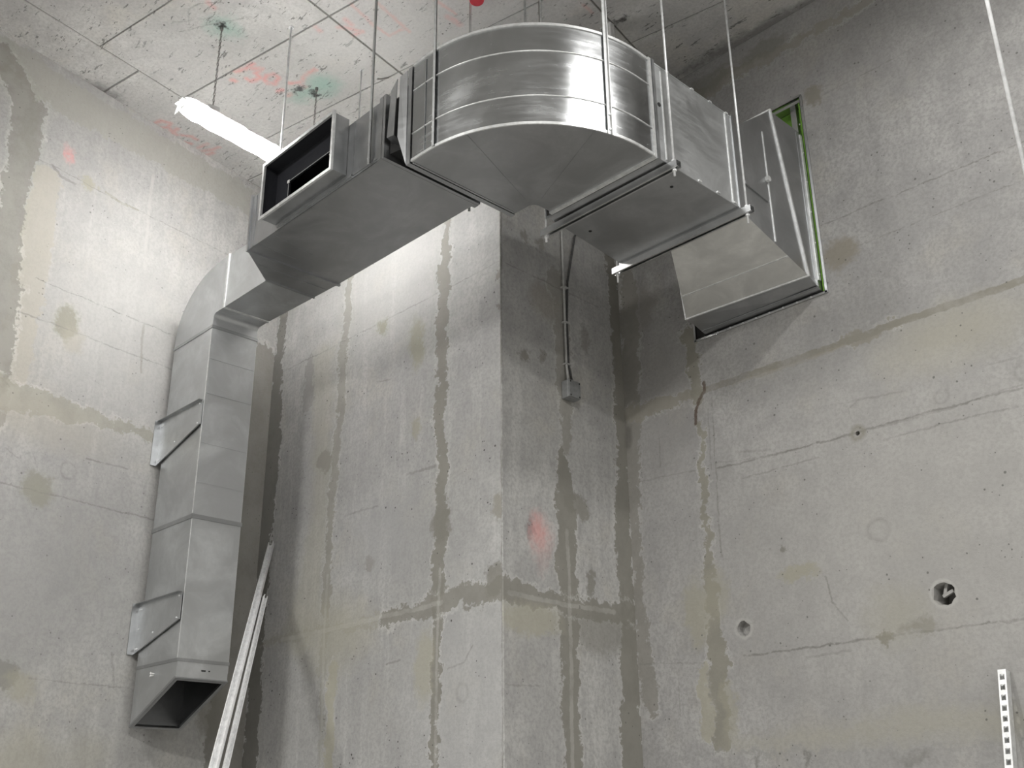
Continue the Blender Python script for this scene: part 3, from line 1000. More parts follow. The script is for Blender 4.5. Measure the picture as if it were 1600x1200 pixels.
# ---- reducer between drop elbow and main duct
t = thing('reducing_duct', 'galvanised reducer between the rounded elbow and the wider duct along the middle wall', 'duct', (-5.85, 3.4, ZB1))
ca = rectX(-6.262, SY0, SY1, ZB1, ZT1 + .03)
cb = rectX(-5.72, SY0, Y11 - .01, ZB1, ZT1)
cc = rectX(X10 - .012, Y10, Y11, ZB1, ZT1)
MB().shell([ca, cb]).build('straight_section', 'galv_matt', t)
MB().shell([cb, cc]).build('taper_section', 'galv', t)
MB().frame(rectX(-6.272, SY0, SY1, ZB1, ZT1 + .03), (1, 0, 0), 0.020, 0.006).build('joint_flange', 'seam', t)
MB().frame(rectX(-5.72, SY0, Y11 - .01, ZB1, ZT1), (1, 0, 0), 0.014, 0.006).build('joint_flange', 'galv', t)
strip([(-5.56, 3.09, ZB1), (-5.56, Y11 - .01, ZB1)], 0.012, 0.004, 'crease', t, 'galv', (0, 0, -1))

# ---- main duct with open branch
t = thing('main_duct', 'wide galvanised duct along the middle wall with an open, shaded side branch', 'duct', ((X10 + X11) / 2, (Y10 + Y11) / 2, ZB1))
sk = 0.003
# branch hole in the front sheet
bx0, bx1, bz0, bz1 = -5.13, -4.385, 4.910, 5.292
hx0, hx1, hz0, hz1 = -4.985, -4.40, 4.94, 5.150
MB().shell([rectX(X10, Y10, Y11, ZB1, ZT1), rectX(X11, Y10, Y11, ZB1, ZT1)], sk, 0, 1, skip=(3,)).build('body', ['galv', 'inner_shade'], t)
b = MB()
for lo_, hi_ in (((X10, ZB1), (X11, hz0)), ((X10, hz1), (X11, ZT1)), ((X10, hz0), (hx0, hz1)), ((hx1, hz0), (X11, hz1))):
    b.box((lo_[0], Y10, lo_[1]), (hi_[0], Y10 + sk, hi_[1]))
b.build('front_sheet', 'galv', t)
br = MB().shell([rectY(2.835, bx0, bx1, bz0, bz1), rectY(Y10 - .001, bx0, bx1, bz0, bz1)], 0.003, 0, 1).build('branch_collar', ['galv', 'inner_shade'], t)
MB().frame(rectY(2.826, bx0, bx1, bz0, bz1), (0, 1, 0), 0.014, 0.010, 0.010).build('rim', 'seam', br)
b = MB()                                                   # back plate in painted shade with the damper cut-out
for lo_, hi_ in (((bx0 + .004, bz0 + .004), (bx1 - .004, hz0)), ((bx0 + .004, hz1), (bx1 - .004, bz1 - .004)), ((bx0 + .004, hz0), (hx0, hz1)), ((hx1, hz0), (bx1 - .004, hz1))):
    b.box((lo_[0], Y10 - .012, lo_[1]), (hi_[0], Y10 - .002, hi_[1]))
b.build('back_plate', 'inner_shade', br)
strip([(hx0, Y10 - .0125, hz1), (hx1, Y10 - .0125, hz1)], 0.005, 0.003, 'damper_edge', br, 'strap', (0, -1, 0))
strip([(hx0, Y10 - .0125, hz1), (hx0, Y10 - .0125, hz0)], 0.004, 0.003, 'damper_edge', br, 'strap', (0, -1, 0))
MB().box((hx0 - .012, Y10 - .018, hz1 - .012), (hx0 + .010, Y10 - .0125, hz1 + .008)).build('damper_clip', 'white', br)
MB().frame(rectX(X10 - .010, Y10, Y11, ZB1, ZT1), (1, 0, 0), 0.018, 0.012).build('end_flange', 'galv', t)
MB().frame(rectX(X11 - .030, Y10, Y11, ZB1, ZT1), (1, 0, 0), 0.030, 0.012).build('end_flange', 'galv', t)
strip([(-4.325, Y10, ZB1 + .004), (-4.325, Y10, ZT1 - .002)], 0.010, 0.005, 'standing_seam', t, 'galv', (0, -1, 0))
strip([(X10 + .05, Y10, ZB1 + .004), (X10 + .05, Y10, ZT1 - .01)], 0.012, 0.004, 'standing_seam', t, 'galv', (0, -1, 0))
strip([(bx0 + .03, Y10, ZB1 + .022), (X11 - .04, Y10, ZB1 + .022)], 0.014, 0.005, 'lock_seam', t, 'galv', (0, -1, 0))
strip([(X10 + .10, Y10 + .02, ZB1), (X10 + .10, Y10 + .30, ZB1)], 0.008, 0.003, 'crease', t, 'galv', (0, 0, -1))
strip([(X10 + .27, Y10 + .03, ZB1), (X10 + .22, Y10 + .33, ZB1)], 0.006, 0.003, 'crease', t, 'galv', (0, 0, -1))

# ---- flexible connector, crumpled, between main duct and bend
XS = -3.815
BY0, BY1 = 2.962, 3.722
t = thing('flexible_connector', 'crumpled flexible connector with black fabric between the long duct and the curved bend', 'duct connector', (-3.93, 3.3, ZB2))
f0 = rectX(X11 + .002, Y10 + .02, Y11 - .02, ZB1 + .02, ZT1 - .02)
f1 = rectX(-3.95, Y10 + .05, Y11, ZB1 + .03, ZT1 + .0)
f2 = rectX(XS - .044, BY0 + .03, BY1 - .03, ZB2 + .03, ZT2 - .04)
MB().shell([f0, f1, f2], 0.004).build('fabric', 'fabric', t)
fs = [Vector(q) for q in rectX(X11 + .004, Y10 - .006, Y11, ZB1 - .008, ZT1 + .01)]
MB().frame(fs, (1, 0, 0), 0.022, 0.006, 0.03).build('clamp_frame', 'galv', t)
MB().frame(rectX(XS - .040, BY0, BY1, ZB2, ZT2 - .012), (1, 0, 0), 0.030, 0.006, 0.02).build('clamp_frame', 'galv', t)
b = MB()                                                   # bent metal tongue
pa = [(-3.998, Y10 - .012, ZB1 + .10), (-3.925, Y10 - .020, ZB1 + .075), (-3.92, Y10 - .012, ZT1 + .06), (-3.985, Y10 - .004, ZT1 + .02)]
b.hexa(pa, [Vector(q) + Vector((0, .004, 0)) for q in pa])
pa = [(-3.998, Y10 - .012, ZB1 + .10), (-3.925, Y10 - .020, ZB1 + .075), (-3.925, Y10 + .06, ZB1 + .05), (-3.998, Y10 + .06, ZB1 + .07)]
b.hexa(pa, [Vector(q) + Vector((0, 0, .004)) for q in pa])
b.build('metal_tongue', 'galv', t)
b = MB()
pa = [(-3.905, Y10 - .010, ZB1 + .06), (-3.855, BY0 - .01, ZB2 + .0), (-3.857, BY0 - .012, ZT2 - .02), (-3.905, Y10 - .004, ZT1 + .07)]
b.hexa(pa, [Vector(q) + Vector((0, .004, 0)) for q in pa])
b.build('edge_sheet', 'galv', t)

# ---- the bend
t = thing('duct_bend', 'large curved galvanised duct bend sweeping round in front of the concrete pier corner', 'duct', (-3.4, 3.4, ZB2))
BX0, BX1 = -3.705, -2.908              # outlet width
BC = Vector((-3.712, 3.770))
RO = 0.806
YE = 3.862
ri = 0.047


def bsec(o2, i2):
    return [(o2[0], o2[1], ZB2), (i2[0], i2[1], ZB2), (i2[0], i2[1], ZT2), (o2[0], o2[1], ZT2)]


bpath = [((XS, BY0), (XS, BY1))]
NB = 28
outer = [Vector((XS, BY0, 0))]
for i in range(NB + 1):
    a = -math.pi / 2 + math.pi / 2 * i / NB
    o2 = (BC.x + RO * math.cos(a), BC.y + RO * math.sin(a))
    i2 = (BC.x + ri * math.cos(a), BC.y + ri * math.sin(a))
    bpath.append((o2, i2))
    outer.append(Vector((o2[0], o2[1], 0)))
bpath.append(((BX1, YE), (BC.x + ri, YE)))
outer.append(Vector((BX1 + .001, YE, 0)))
secs = [bsec(o2, i2) for o2, i2 in bpath]
# curved cheek, inner cheek, bottom and top sheets
b = MB()
v = [Vector((p.x, p.y, z)) for p in outer for z in (ZB2, ZT2)]
b.add(v, [(2 * i, 2 * i + 2, 2 * i + 3, 2 * i + 1) for i in range(len(outer) - 1)])
v = [Vector((p.x - .002, p.y + .002, z)) for p in outer for z in (ZB2, ZT2)]
b.add(v, [(2 * i + 1, 2 * i + 3, 2 * i + 2, 2 * i) for i in range(len(outer) - 1)])
b.build('outer_cheek', 'galv_bend', t, smooth=True)
b = MB()
for i in range(len(secs) - 1):
    A_, B_ = secs[i], secs[i + 1]
    b.hexa([A_[1], A_[2], B_[2], B_[1]], [Vector(A_[1]) + Vector((-.002, .002, 0)), Vector(A_[2]) + Vector((-.002, .002, 0)), Vector(B_[2]) + Vector((-.002, .002, 0)), Vector(B_[1]) + Vector((-.002, .002, 0))])
b.build('inner_cheek', 'galv', t)
for nm, k0, k1, dz in (('bottom_sheet', 0, 1, .003), ('top_sheet', 3, 2, -.003)):
    b = MB()
    up_ = Vector((0, 0, dz))
    ring = [Vector(s_[k0]) for s_ in secs] + [Vector(s_[k1]) for s_ in reversed(secs)]
    nn = len(secs)
    vs = ring + [q + up_ for q in ring]
    fs_ = []
    for base_ in (0, 2 * nn):
        for i in range(nn - 1):
            fs_.append((base_ + i, base_ + i + 1, base_ + 2 * nn - 2 - i, base_ + 2 * nn - 1 - i))
    for i in range(2 * nn):
        j = (i + 1) % (2 * nn)
        fs_.append((i, j, j + 2 * nn, i + 2 * nn))
    b.add(vs, fs_)
    b.build(nm, 'galv', t)


def arc_at(z, grow=0.0, i0=0, i1=None):
    pts_ = []
    for i, p in enumerate(outer[i0:i1]):
        q = Vector((p.x, p.y, z))
        d = Vector((p.x - BC.x, p.y - BC.y, 0))
        if p.x <= BC.x:
            d = Vector((0, -1, 0))
        elif p.y > BC.y:
            d = Vector((1, 0, 0))
        pts_.append(q + d.normalized() * grow)
    return pts_


def arc_band(z0, z1, proud, name, mat):
    mb = MB()
    i_, o_ = arc_at(z0, -.001), arc_at(z0, proud)
    up_ = Vector((0, 0, z1 - z0))
    for k_ in range(len(i_) - 1):
        mb.hexa([i_[k_], o_[k_], o_[k_ + 1], i_[k_ + 1]], [q + up_ for q in (i_[k_], o_[k_], o_[k_ + 1], i_[k_ + 1])])
    return mb.build(name, mat, t)


arc_band(ZB2 - .002, ZB2 + .014, .007, 'bottom_lip', 'seam')
arc_band(ZT2 - .012, ZT2 + .004, .007, 'top_lip', 'seam')
for zz in (ZB2 + .175, ZB2 + .455):
    MB().tube(arc_at(zz, .0012), .0042, 6).build('bead', 'seam', t, smooth=True)
for a in (20, 45, 68):
    aa = math.radians(-90 + a)
    strip([(BC.x + (RO - .01) * math.cos(aa), BC.y + (RO - .01) * math.sin(aa), ZB2), (BC.x + .12 * math.cos(aa), BC.y + .12 * math.sin(aa), ZB2)], .006, .002, 'crease', t, 'galv', (0, 0, -1))
strip([(BC.x, BY0, ZB2 + .02), (BC.x, BY0, ZT2 - .02)], .006, .003, 'standing_seam', t, 'galv', (0, -1, 0))
strip([(XS, BY0 + .01, ZB2), (XS, BY1 - .01, ZB2)], .012, .003, 'end_fold', t, 'galv', (0, 0, -1))
MB().frame(rectY(YE - .004, BC.x + ri, BX1, ZB2, ZT2), (0, 1, 0), 0.022, 0.010).build('end_flange', 'seam', t)

# ---- straight duct from bend to the right wall
YS, YT = 3.884, 4.628
DX0a, DX0b, DX1 = -3.72, -3.80, -2.904
t = thing('straight_duct', 'straight galvanised duct between the curved bend and the right wall, resting on two rails', 'duct', (-3.35, 4.25, ZB2))
MB().shell([rectY(YS, DX0a, DX1, ZB2, ZT2), rectY(YT, DX0b, DX1, ZB2, ZT2)], skip=(1,)).build('body', 'galv', t)
MB().shell([rectY(YS, DX0a, DX1, ZB2, ZT2), rectY(YT, DX0b, DX1, ZB2, ZT2)], skip=(0, 2, 3)).build('side_sheet', 'galv_matt', t)
MB().frame(rectY(YS, DX0a, DX1, ZB2, ZT2), (0, 1, 0), 0.020, 0.010).build('end_flange', 'galv', t)
MB().frame(rectY(YT - .006, DX0b, DX1, ZB2, ZT2), (0, 1, 0), 0.020, 0.008).build('end_flange', 'galv', t)
strip([(DX1, 3.965, ZB2 + .02), (DX1, 3.965, ZT2 - .03)], .008, .005, 'standing_seam', t, 'seam', (1, 0, 0))
strip([(DX1, 4.565, ZB2 + .01), (DX1, 4.565, ZT2 - .005)], .009, .006, 'standing_seam', t, 'seam', (1, 0, 0))
for zz, y0_, y1_ in ((ZB2 + .006, YS + .02, YT), (ZT2 - .004, YS + .02, YT)):
    strip([(DX1, y0_, zz), (DX1, y1_, zz)], .010, .003, 'lock_seam', t, 'galv_matt', (1, 0, 0))
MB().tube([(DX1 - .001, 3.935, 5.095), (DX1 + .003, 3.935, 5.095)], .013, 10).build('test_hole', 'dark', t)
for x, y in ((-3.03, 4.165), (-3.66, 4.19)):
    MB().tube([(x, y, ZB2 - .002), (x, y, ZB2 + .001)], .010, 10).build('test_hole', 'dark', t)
for y in (4.02, 4.25, 4.42, 4.58):
    for zz in (ZB2 + .012, ZT2 - .004):
        MB().box((DX1 - .002, y - .012, zz - .004), (DX1 + .010, y + .012, zz + .006)).build('clip', 'seam', t)

MB().box((DX0b, YT + .0145, ZB2 - .004), (-3.434, YT + .018, ZT2)).build('end_plate', 'galv', t)

# ---- angled piece into the wall opening
t = thing('wall_transition_duct', 'angled galvanised duct piece widening into the framed opening of the right wall', 'duct', (-3.35, 5.1, 4.537))
CX0, CX1 = -3.768, -2.897
YF0, YF1 = 5.292, 5.075              # flange leans: bottom / top
CZ0, CZ1 = 4.537, 5.625
sa = [(-3.43, 4.650, 4.712), (DX1 + .004, 4.650, 4.712), (DX1 + .004, 4.650, 5.30), (-3.43, 4.650, 5.30)]
sf = [(CX0, YF0 - .06, CZ0), (CX1, YF0, CZ0), (CX1, YF1, CZ1), (CX0, YF1, CZ1)]
sw = [(CX0, YD + .012, CZ0 - .061), (CX1, YD + .012, CZ0 - .061), (CX1, YD + .012, CZ1), (CX0, YD + .012, CZ1)]
MB().shell([sa, sf], skip=(0,)).build('transition_body', 'galv', t)
MB().shell([sa, sf], skip=(1, 2, 3)).build('sloping_plate', 'galv_plate', t)
MB().shell([sf, sw]).build('wall_collar', 'galv', t)
fa = [Vector(q) for q in sf]
MB().frame([q - Vector((0, .006, 0)) for q in fa], (0, 1, 0.15), 0.014, 0.010).build('joint_flange', 'seam', t)


def lerp4(k):
    return [Vector(p) * (1 - k) + Vector(q) * k for p, q in zip(sa, sf)]


l6 = lerp4(.68)
strip([l6[0], l6[1]], .009, .005, 'cross_seam', t, 'seam', (l6[1] - l6[0]).cross(Vector(sf[1]) - Vector(sa[1])).normalized() * (-1 if (l6[1] - l6[0]).cross(Vector(sf[1]) - Vector(sa[1])).z > 0 else 1))
l5 = lerp4(.52)
strip([(l5[1].x, 4.965, l5[1].z + .02), (l5[1].x, 4.955, l5[2].z - .06)], .008, .005, 'standing_seam', t, 'seam', (1, 0, 0))
strip([(DX1 + .005, 4.70, 4.935), (DX1 + .004, 4.93, 4.905)], .022, .008, 'stiffener_bar', t, 'galv', (1, 0, 0))
MB().tube([(CX1 - .001, 4.945, 5.06), (CX1 + .02, 4.945, 5.06)], .020, 8).build('rivet', 'seam', t)
strip([(CX1, YD - .07, CZ0 + .01), (CX1, YD - .07, CZ1 - .02)], .008, .004, 'standing_seam', t, 'galv', (1, 0, 0))
strip([(CX1, YD - .02, CZ0 + .01), (CX1, YD - .02, CZ1 - .02)], .024, .006, 'standing_seam', t, 'seam', (1, 0, 0))
strip([(CX0 + .01, YD - .05, CZ0 - .042), (CX1 - .01, YD - .05, CZ0 - .042)], .010, .004, 'cross_seam', t, 'galv', (0, 0, -1))

# ---- metal frame edging the opening + green board behind
t = thing('opening_frame', 'zinc profile frame edging the rectangular duct opening in the right wall', 'frame', (-3.36, YD, HZ0))


def profile(lo_, hi_, name):
    MB().box(lo_, hi_).build(name, 'rail', t)


fy0, fy1 = YD - .010, YD + .10
profile((HX0 + .001, fy0, HZ1 - .004), (HX1 - .001, fy1, HZ1 - .001), 'top_profile')
profile((HX0 - .012, fy0, HZ1 - .004), (HX1 + .012, YD - .001, HZ1 + .014), 'top_leg')
profile((HX0 + .001, fy0, HZ1 - .045), (HX1 - .001, fy0 + .003, HZ1 - .022), 'top_lip')
profile((HX1 - .004, fy0, HZ0 + .001), (HX1 - .001, fy1, HZ1 - .005), 'side_profile')
profile((HX1 - .004, fy0, HZ0 - .010), (HX1 + .016, YD - .001, HZ1 + .002), 'side_leg')
profile((HX0 + .001, fy0, HZ0 + .001), (HX0 + .004, fy1, HZ1 - .005), 'side_profile')
profile((HX0 - .014, fy0, HZ0 - .010), (HX0 + .004, YD - .001, HZ1 + .002), 'side_leg')
profile((HX0 + .005, fy0, HZ0 + .001), (HX1 - .005, fy1, HZ0 + .004), 'bottom_profile')
profile((HX0 - .012, fy0, HZ0 - .012), (HX1 + .012, YD - .001, HZ0 + .004), 'bottom_leg')
profile((-2.965, YD + .02, CZ1 + .02), (-2.925, YD + .05, HZ1 - .006), 'stud')
for i in range(9):
    x = HX0 + .08 + i * .1
    MB().tube([(x, YD - .0105, HZ0 - .004), (x, YD - .016, HZ0 - .004)], .005, 6).build('screw', 'rod', t)
for i in range(6):
    z = HZ0 + .12 + i * .22
    MB().tube([(CX1 + .006, YD - .02, z), (CX1 + .011, YD - .02, z)], .005, 6).build('screw', 'rod', t)
gb = tag(MB().box((HX0 + .006, YD + .105, CZ1 - .02), (HX1 - .020, YD + .118, HZ1 - .006)).build('green_board', 'greenboard'),
         'bright green plasterboard showing in the gap behind the metal frame of the wall opening', 'board')
gb2 = tag(MB().box((HX1 - .018, YD + .0, HZ0 + .006), (HX1 - .006, YD + .103, HZ1 - .006)).build('green_board', 'greenboard'),
          'narrow green board edge running up the right side of the wall opening', 'board')

# ---- support rails and rods
def rail(xl, xr, y, z, lab):
    k = thing('support_rail', lab, 'rail', ((xl + xr) / 2, y, z - .041), 'support rails under the straight duct')
    w_ = .041
    th = .003
    MB().box((xl, y - w_ / 2, z - .041), (xr, y - w_ / 2 + th, z)).build('side_web', 'rail', k)
    MB().box((xl, y + w_ / 2 - th, z - .041), (xr, y + w_ / 2, z)).build('side_web', 'rail', k)
    MB().box((xl, y - w_ / 2 + th, z - th), (xr, y + w_ / 2 - th, z)).build('top_web', 'rail', k)
    MB().box((xl, y - w_ / 2 + th, z - .041), (xr, y - w_ / 2 + .011, z - .038)).build('lip', 'rail', k)
    MB().box((xl, y + w_ / 2 - .011, z - .041), (xr, y + w_ / 2 - th, z - .038)).build('lip', 'rail', k)
    return k


def rod(x, y, z0, z1, r, lab, name='threaded_rod', mat='rod', nuts=(), group='threaded hanger rods', plate=True):
    k = thing(name, lab, 'rod', (x, y, z0), group)
    MB().tube([(x, y, z0), (x, y, z1)], r, 8).build('shaft', mat, k, smooth=True)
    for zn in nuts:
        MB().tube([(x, y, zn - .006), (x, y, zn + .006)], r * 1.9, 6).build('nut', mat, k)
    if plate:
        MB().tube([(x, y, ZC - .004), (x, y, ZC + .0)], r * 2.6, 8).build('ceiling_anchor', mat, k)
    return k


zr = ZB2 - .006
rail(-3.845, -2.835, 3.975, zr - .004, 'zinc channel rail under the duct right beside the curved bend')
rail(-3.870, -2.830, 4.640, zr - .004, 'zinc channel rail under the duct nearest the right wall')
rod(-2.866, 3.975, 4.64, ZC, .0065, 'thin threaded rod at the front end of the rail beside the curved bend', nuts=(zr - .053, zr + .005))
rod(-2.866, 4.640, 4.62, ZC, .0065, 'thin threaded rod at the front end of the rail nearest the right wall', nuts=(zr - .053, zr + .005))
rod(-3.815, 3.975, 4.64, ZC, .0065, 'thin threaded rod at the pier end of the rail beside the curved bend', nuts=(zr - .053,))
rod(-3.840, 4.640, 4.62, ZC, .0065, 'thin threaded rod at the pier end of the rail nearest the right wall', nuts=(zr - .053,))


def strap(x, y, z0, lab, wd=.020, nrm=(0, -1, 0), bolt=True, z1=None):
    k = thing('hanger_strap', lab, 'strap', (x, y, z0), 'steel hanger straps')
    nv = Vector(nrm).normalized()
    s_ = Vector((0, 0, 1)).cross(nv).normalized() * (wd / 2)
    p = Vector((x, y, z0))
    q = Vector((x, y, z1 or ZC))
    th = nv * .005
    MB().hexa([p - s_, p + s_, p + s_ + th, p - s_ + th], [q - s_, q + s_, q + s_ + th, q - s_ + th]).build('bar', 'strap', k)
    fl = [p + s_, p + s_ - s_.normalized() * .004, p + s_ - s_.normalized() * .004 + nv * .016, p + s_ + nv * .016]
    MB().hexa(fl, [v_ + Vector((0, 0, (q - p).z)) for v_ in fl]).build('angle_leg', 'strap', k)
    if bolt:
        for dz in (.03, .12):
            c = p + Vector((0, 0, dz)) + nv * .005
            MB().tube([c, c + nv * .006], .006, 6).build('bolt', 'rod', k)
    return k


strap(-4.150, Y10 - .0135, ZB1 + .006, 'steel strap hanging in front of the long duct between the side branch and the connector')
strap(-3.637, BY0 - .0, ZB2 + .004, 'steel strap hanging at the left start of the curved bend')
aa = math.atan2(3.54 - BC.y, -2.94 - BC.x)
strap(BC.x + (RO + .009) * math.cos(aa), BC.y + (RO + .009) * math.sin(aa), ZB2 - .01, 'steel strap running down the bright right-hand front of the curved bend', .022, (math.cos(aa), math.sin(aa), 0))
for q, lab in (((735, 4), 'steel strap behind the curved bend just below the red ceiling cap'), ((820, 2), 'steel strap rising behind the middle of the curved bend top')):
    c = onCeil(*q)
    strap(c.x, c.y, ZT2 + .01 if q[0] > 800 else ZB1 + .1, lab, .016, (.7, -.7, 0), bolt=False)
c = onCeil(842, 3)
rod(c.x, c.y, ZT2 + .0, ZC, .004, 'thin dark rod rising behind the top of the curved bend', mat='chain')
c = onCeil(455, 43)
rod(c.x, c.y, ZT1, ZC, .0075, 'threaded rod from the ceiling to the top of the long duct beside the glowing lamp', nuts=(ZT1 + .02,))
c = onCeil(590, 123)
rod(c.x, Y11 + .02, ZB1 + .05, ZC, .005, 'thin rod at the back of the long duct with a hook at the ceiling', nuts=())
c = onCeil(590, 123)
tag(MB().tube([(c.x, c.y, ZC - .004), (c.x + .03, c.y + .02, ZC - .012), (c.x + .07, c.y + .05, ZC - .004)], .006, 6).build('ceiling_hook', 'chain'),
    'small dark bent hook on the ceiling above the long duct', 'hook')
# lone rod at the right
v = ray(1571, 130)
sc = 3.35 / math.hypot(v.x, v.y)
p = EYE + v * sc
rod(p.x, p.y, p.z - .75, ZC, .0075, 'lone bright rod hanging in front of the right wall at the top right corner')

# ================================================================ lamp
lx0, ly0, lx1, ly1 = -5.585, 2.50, -5.735, 3.74
lz = 5.80
ld = Vector((lx1 - lx0, ly1 - ly0, 0))
ll = ld.length
ldn = ld.normalized()
lsd = Vector((ldn.y, -ldn.x, 0))
L0 = Vector((lx0, ly0, lz))
t = thing('batten_lamp', 'glowing fluorescent batten lamp wrapped in plastic film hanging on two chains', 'lamp', L0 + ld * .5)


def prof(sec, a, b_, name, mat, smooth=False):
    mb = MB()
    n = len(sec)
    vs = []
    for d in (a, b_):
        for s_, h in sec:
            vs.append(L0 + ldn * d + lsd * s_ + Vector((0, 0, h)))
    mb.add(vs, [tuple(range(n)), tuple(range(2 * n - 1, n - 1, -1))] + [(i, (i + 1) % n, (i + 1) % n + n, i + n) for i in range(n)])
    return mb.build(name, mat, t, smooth)


prof([(-.045, .020), (.045, .020), (.040, .052), (-.040, .052)], 0.03, ll, 'housing', 'white')
prof([(.050 * math.cos(a), .0 + .044 * math.sin(a)) for a in [math.pi + math.pi * i / 10 for i in range(11)]] + [(.050, .019), (-.050, .019)], 0.0, ll - .0, 'diffuser', 'lamp')
# plastic film: crumpled sleeve, with a torn tail at the near end and a tab at the chain
b = MB()
rings = []
NS = 34
rw = random.Random(3)
for i in range(NS + 1):
    d = -.05 + (ll + .05) * i / NS
    ring = []
    for k_ in range(14):
        a = 2 * math.pi * k_ / 14
        r_ = .062 + rw.uniform(-.004, .006)
        if i < 2:
            r_ *= (.72, .9)[i]
        h = (.012 + r_ * 1.0 * math.sin(a))
        ring.append(L0 + ldn * d + lsd * (r_ * 1.08 * math.cos(a)) + Vector((0, 0, h)))
    rings.append(ring)
b.add([v_ for r_ in rings for v_ in r_], [(i * 14 + k_, i * 14 + (k_ + 1) % 14, (i + 1) * 14 + (k_ + 1) % 14, (i + 1) * 14 + k_) for i in range(NS) for k_ in range(14)])
b.build('plastic_sleeve', 'wrap', t, smooth=True)
b = MB()
for d0, wd_, h_ in ((.16, .07, .075),):
    p0 = L0 + ldn * d0 + Vector((0, 0, .068))
    tri = [p0 - ldn * wd_, p0 + ldn * wd_, p0 + ldn * wd_ * .7 + Vector((0, 0, h_ * .55)) + lsd * .03, p0 - ldn * .02 + Vector((0, 0, h_ * .6)) + lsd * .01]
    b.hexa(tri, [q + lsd * .003 for q in tri])
    b.build('film_tab', 'wrap', t)
p0 = L0 - ldn * .05
for s1, s2, h1_, h2_ in ((-.05, .0, .05, .0), (.0, .05, .055, -.02), (-.04, .03, -.04, .02)):
    tri = [p0 + lsd * s1 + Vector((0, 0, h1_)), p0 + lsd * s2 + Vector((0, 0, h2_)), p0 + lsd * s2 * .4 - ldn * .03 + Vector((0, 0, h2_ - .02)), p0 + lsd * s1 - ldn * .02 + Vector((0, 0, h1_ - .03))]
    MB().hexa(tri, [q + Vector((0, 0, .002)) for q in tri]).build('film_tail', 'wrap', t)
for q, lab in (((347, 42), 'link chain holding the free end of the glowing lamp'), ((495, 137), 'link chain hanging from the green sprayed spot above the open duct branch')):
    c = onCeil(*q)
    mb = MB()
    z = lz + .055
    k_ = 0
    while z < ZC - .01:
        d = Vector((1, 0, 0)) if k_ % 2 else Vector((0, 1, 0))
        ring = [Vector((c.x, c.y, z + .014)) + d * (.0065 * math.cos(a)) + Vector((0, 0, .016 * math.sin(a))) for a in [2 * math.pi * i / 8 for i in range(8)]]
        mb.tube(ring, .0024, 5, closed=True)
        z += .0245
        k_ += 1
    kt = thing('lamp_chain', lab, 'chain', (c.x, c.y, lz + .055), 'lamp chains')
    mb.build('links', 'chain', kt)
    MB().tube([(c.x, c.y, ZC - .03), (c.x, c.y, ZC)], .012, 8).build('anchor', 'chain', kt)

# ================================================================ small things on walls and ceiling
# junction box on the pier with two cables
c = onC(886, 613)
bw, bh, bd = .055, .062, .062
t = thing('junction_box', 'small grey junction box on the pier side below the two cables', 'box', (XC, c.y, c.z - bh))
mb = MB()
mb.box((XC + .001, c.y - bw, c.z - bh), (XC + bd, c.y + bw, c.z + bh))
bo = mb.build('body', 'box', t)
bv = bo.modifiers.new('b', 'BEVEL')
bv.width = .006
bv.segments = 2
MB().box((XC + bd, c.y - bw + .004, c.z - bh + .004), (XC + bd + .012, c.y + bw - .004, c.z + bh - .004)).build('lid', 'box', t)
for dy in (-1, 1):
    for dz in (-1, 1):
        MB().tube([(XC + bd + .012, c.y + dy * .042, c.z + dz * .048), (XC + bd + .014, c.y + dy * .042, c.z + dz * .048)], .006, 6).build('screw', 'dark', t)
for dy in (-.018, .018):
    MB().tube([(XC + .03, c.y + dy, c.z + bh), (XC + .03, c.y + dy, c.z + bh + .02)], .010, 8).build('gland', 'box', t)
ztop = c.z + bh + .02
pt = onC(875, 362)
pm = onC(880, 505)
pk = onC(882, 570)
tag(MB().tube([(XC + .03, c.y - .018, ztop), (XC + .018, pk.y, pk.z), (XC + .016, pm.y, pm.z), (XC + .016, pt.y, pt.z), (XC + .016, pt.y - .02, 5.7), (XC + .03, pt.y - .03, 6.1)], .0085, 8).build('cable', 'cable', smooth=True),
    'straight light grey cable running down the pier side to the junction box', 'cable', 'junction box cables')
p2 = onC(893, 372)
tag(MB().tube([(XC + .03, c.y + .018, ztop), (XC + .018, pk.y + .022, pk.z), (XC + .016, pm.y + .020, pm.z), (XC + .016, onC(881, 440).y + .02, onC(881, 440).z), (XC + .03, p2.y, p2.z), (XC + .05, p2.y + .10, 5.5), (XC + .1, p2.y + .14, 6.0)], .0075, 8).build('cable', 'dcable', smooth=True),
    'darker cable slanting off to the right at the top of the pier side', 'cable', 'junction box cables')
for q, wh in ((pk, 'lowest, nearest'), (pm, 'middle one of three above'), (onC(878, 450), 'topmost of three above')):
    tag(MB().box((XC + .001, q.y - .016, q.z - .005), (XC + .030, q.y + .034, q.z + .005)).build('cable_clip', 'cable'),
        'small clip fixing the cables to the pier, %s the junction box' % wh, 'clip', 'cable clips on the pier')

# bracket on the ceiling behind the bend
c = onCeil(947, 42)
t = thing('ceiling_bracket', 'small pale U-shaped bracket on the ceiling seen just behind the top of the bend', 'bracket', (c.x, c.y, ZC - .15))
b = MB()
zb_ = ZC - .16
b.box((c.x - .04, c.y - .02, zb_), (c.x - .03, c.y + .02, ZC))
b.build('leg', 'strap', t)
MB().box((c.x + .03, c.y - .02, zb_), (c.x + .055, c.y + .02, ZC)).build('leg', 'white', t)
MB().box((c.x - .03, c.y - .02, ZC - .012), (c.x + .03, c.y + .02, ZC)).build('web', 'strap', t)
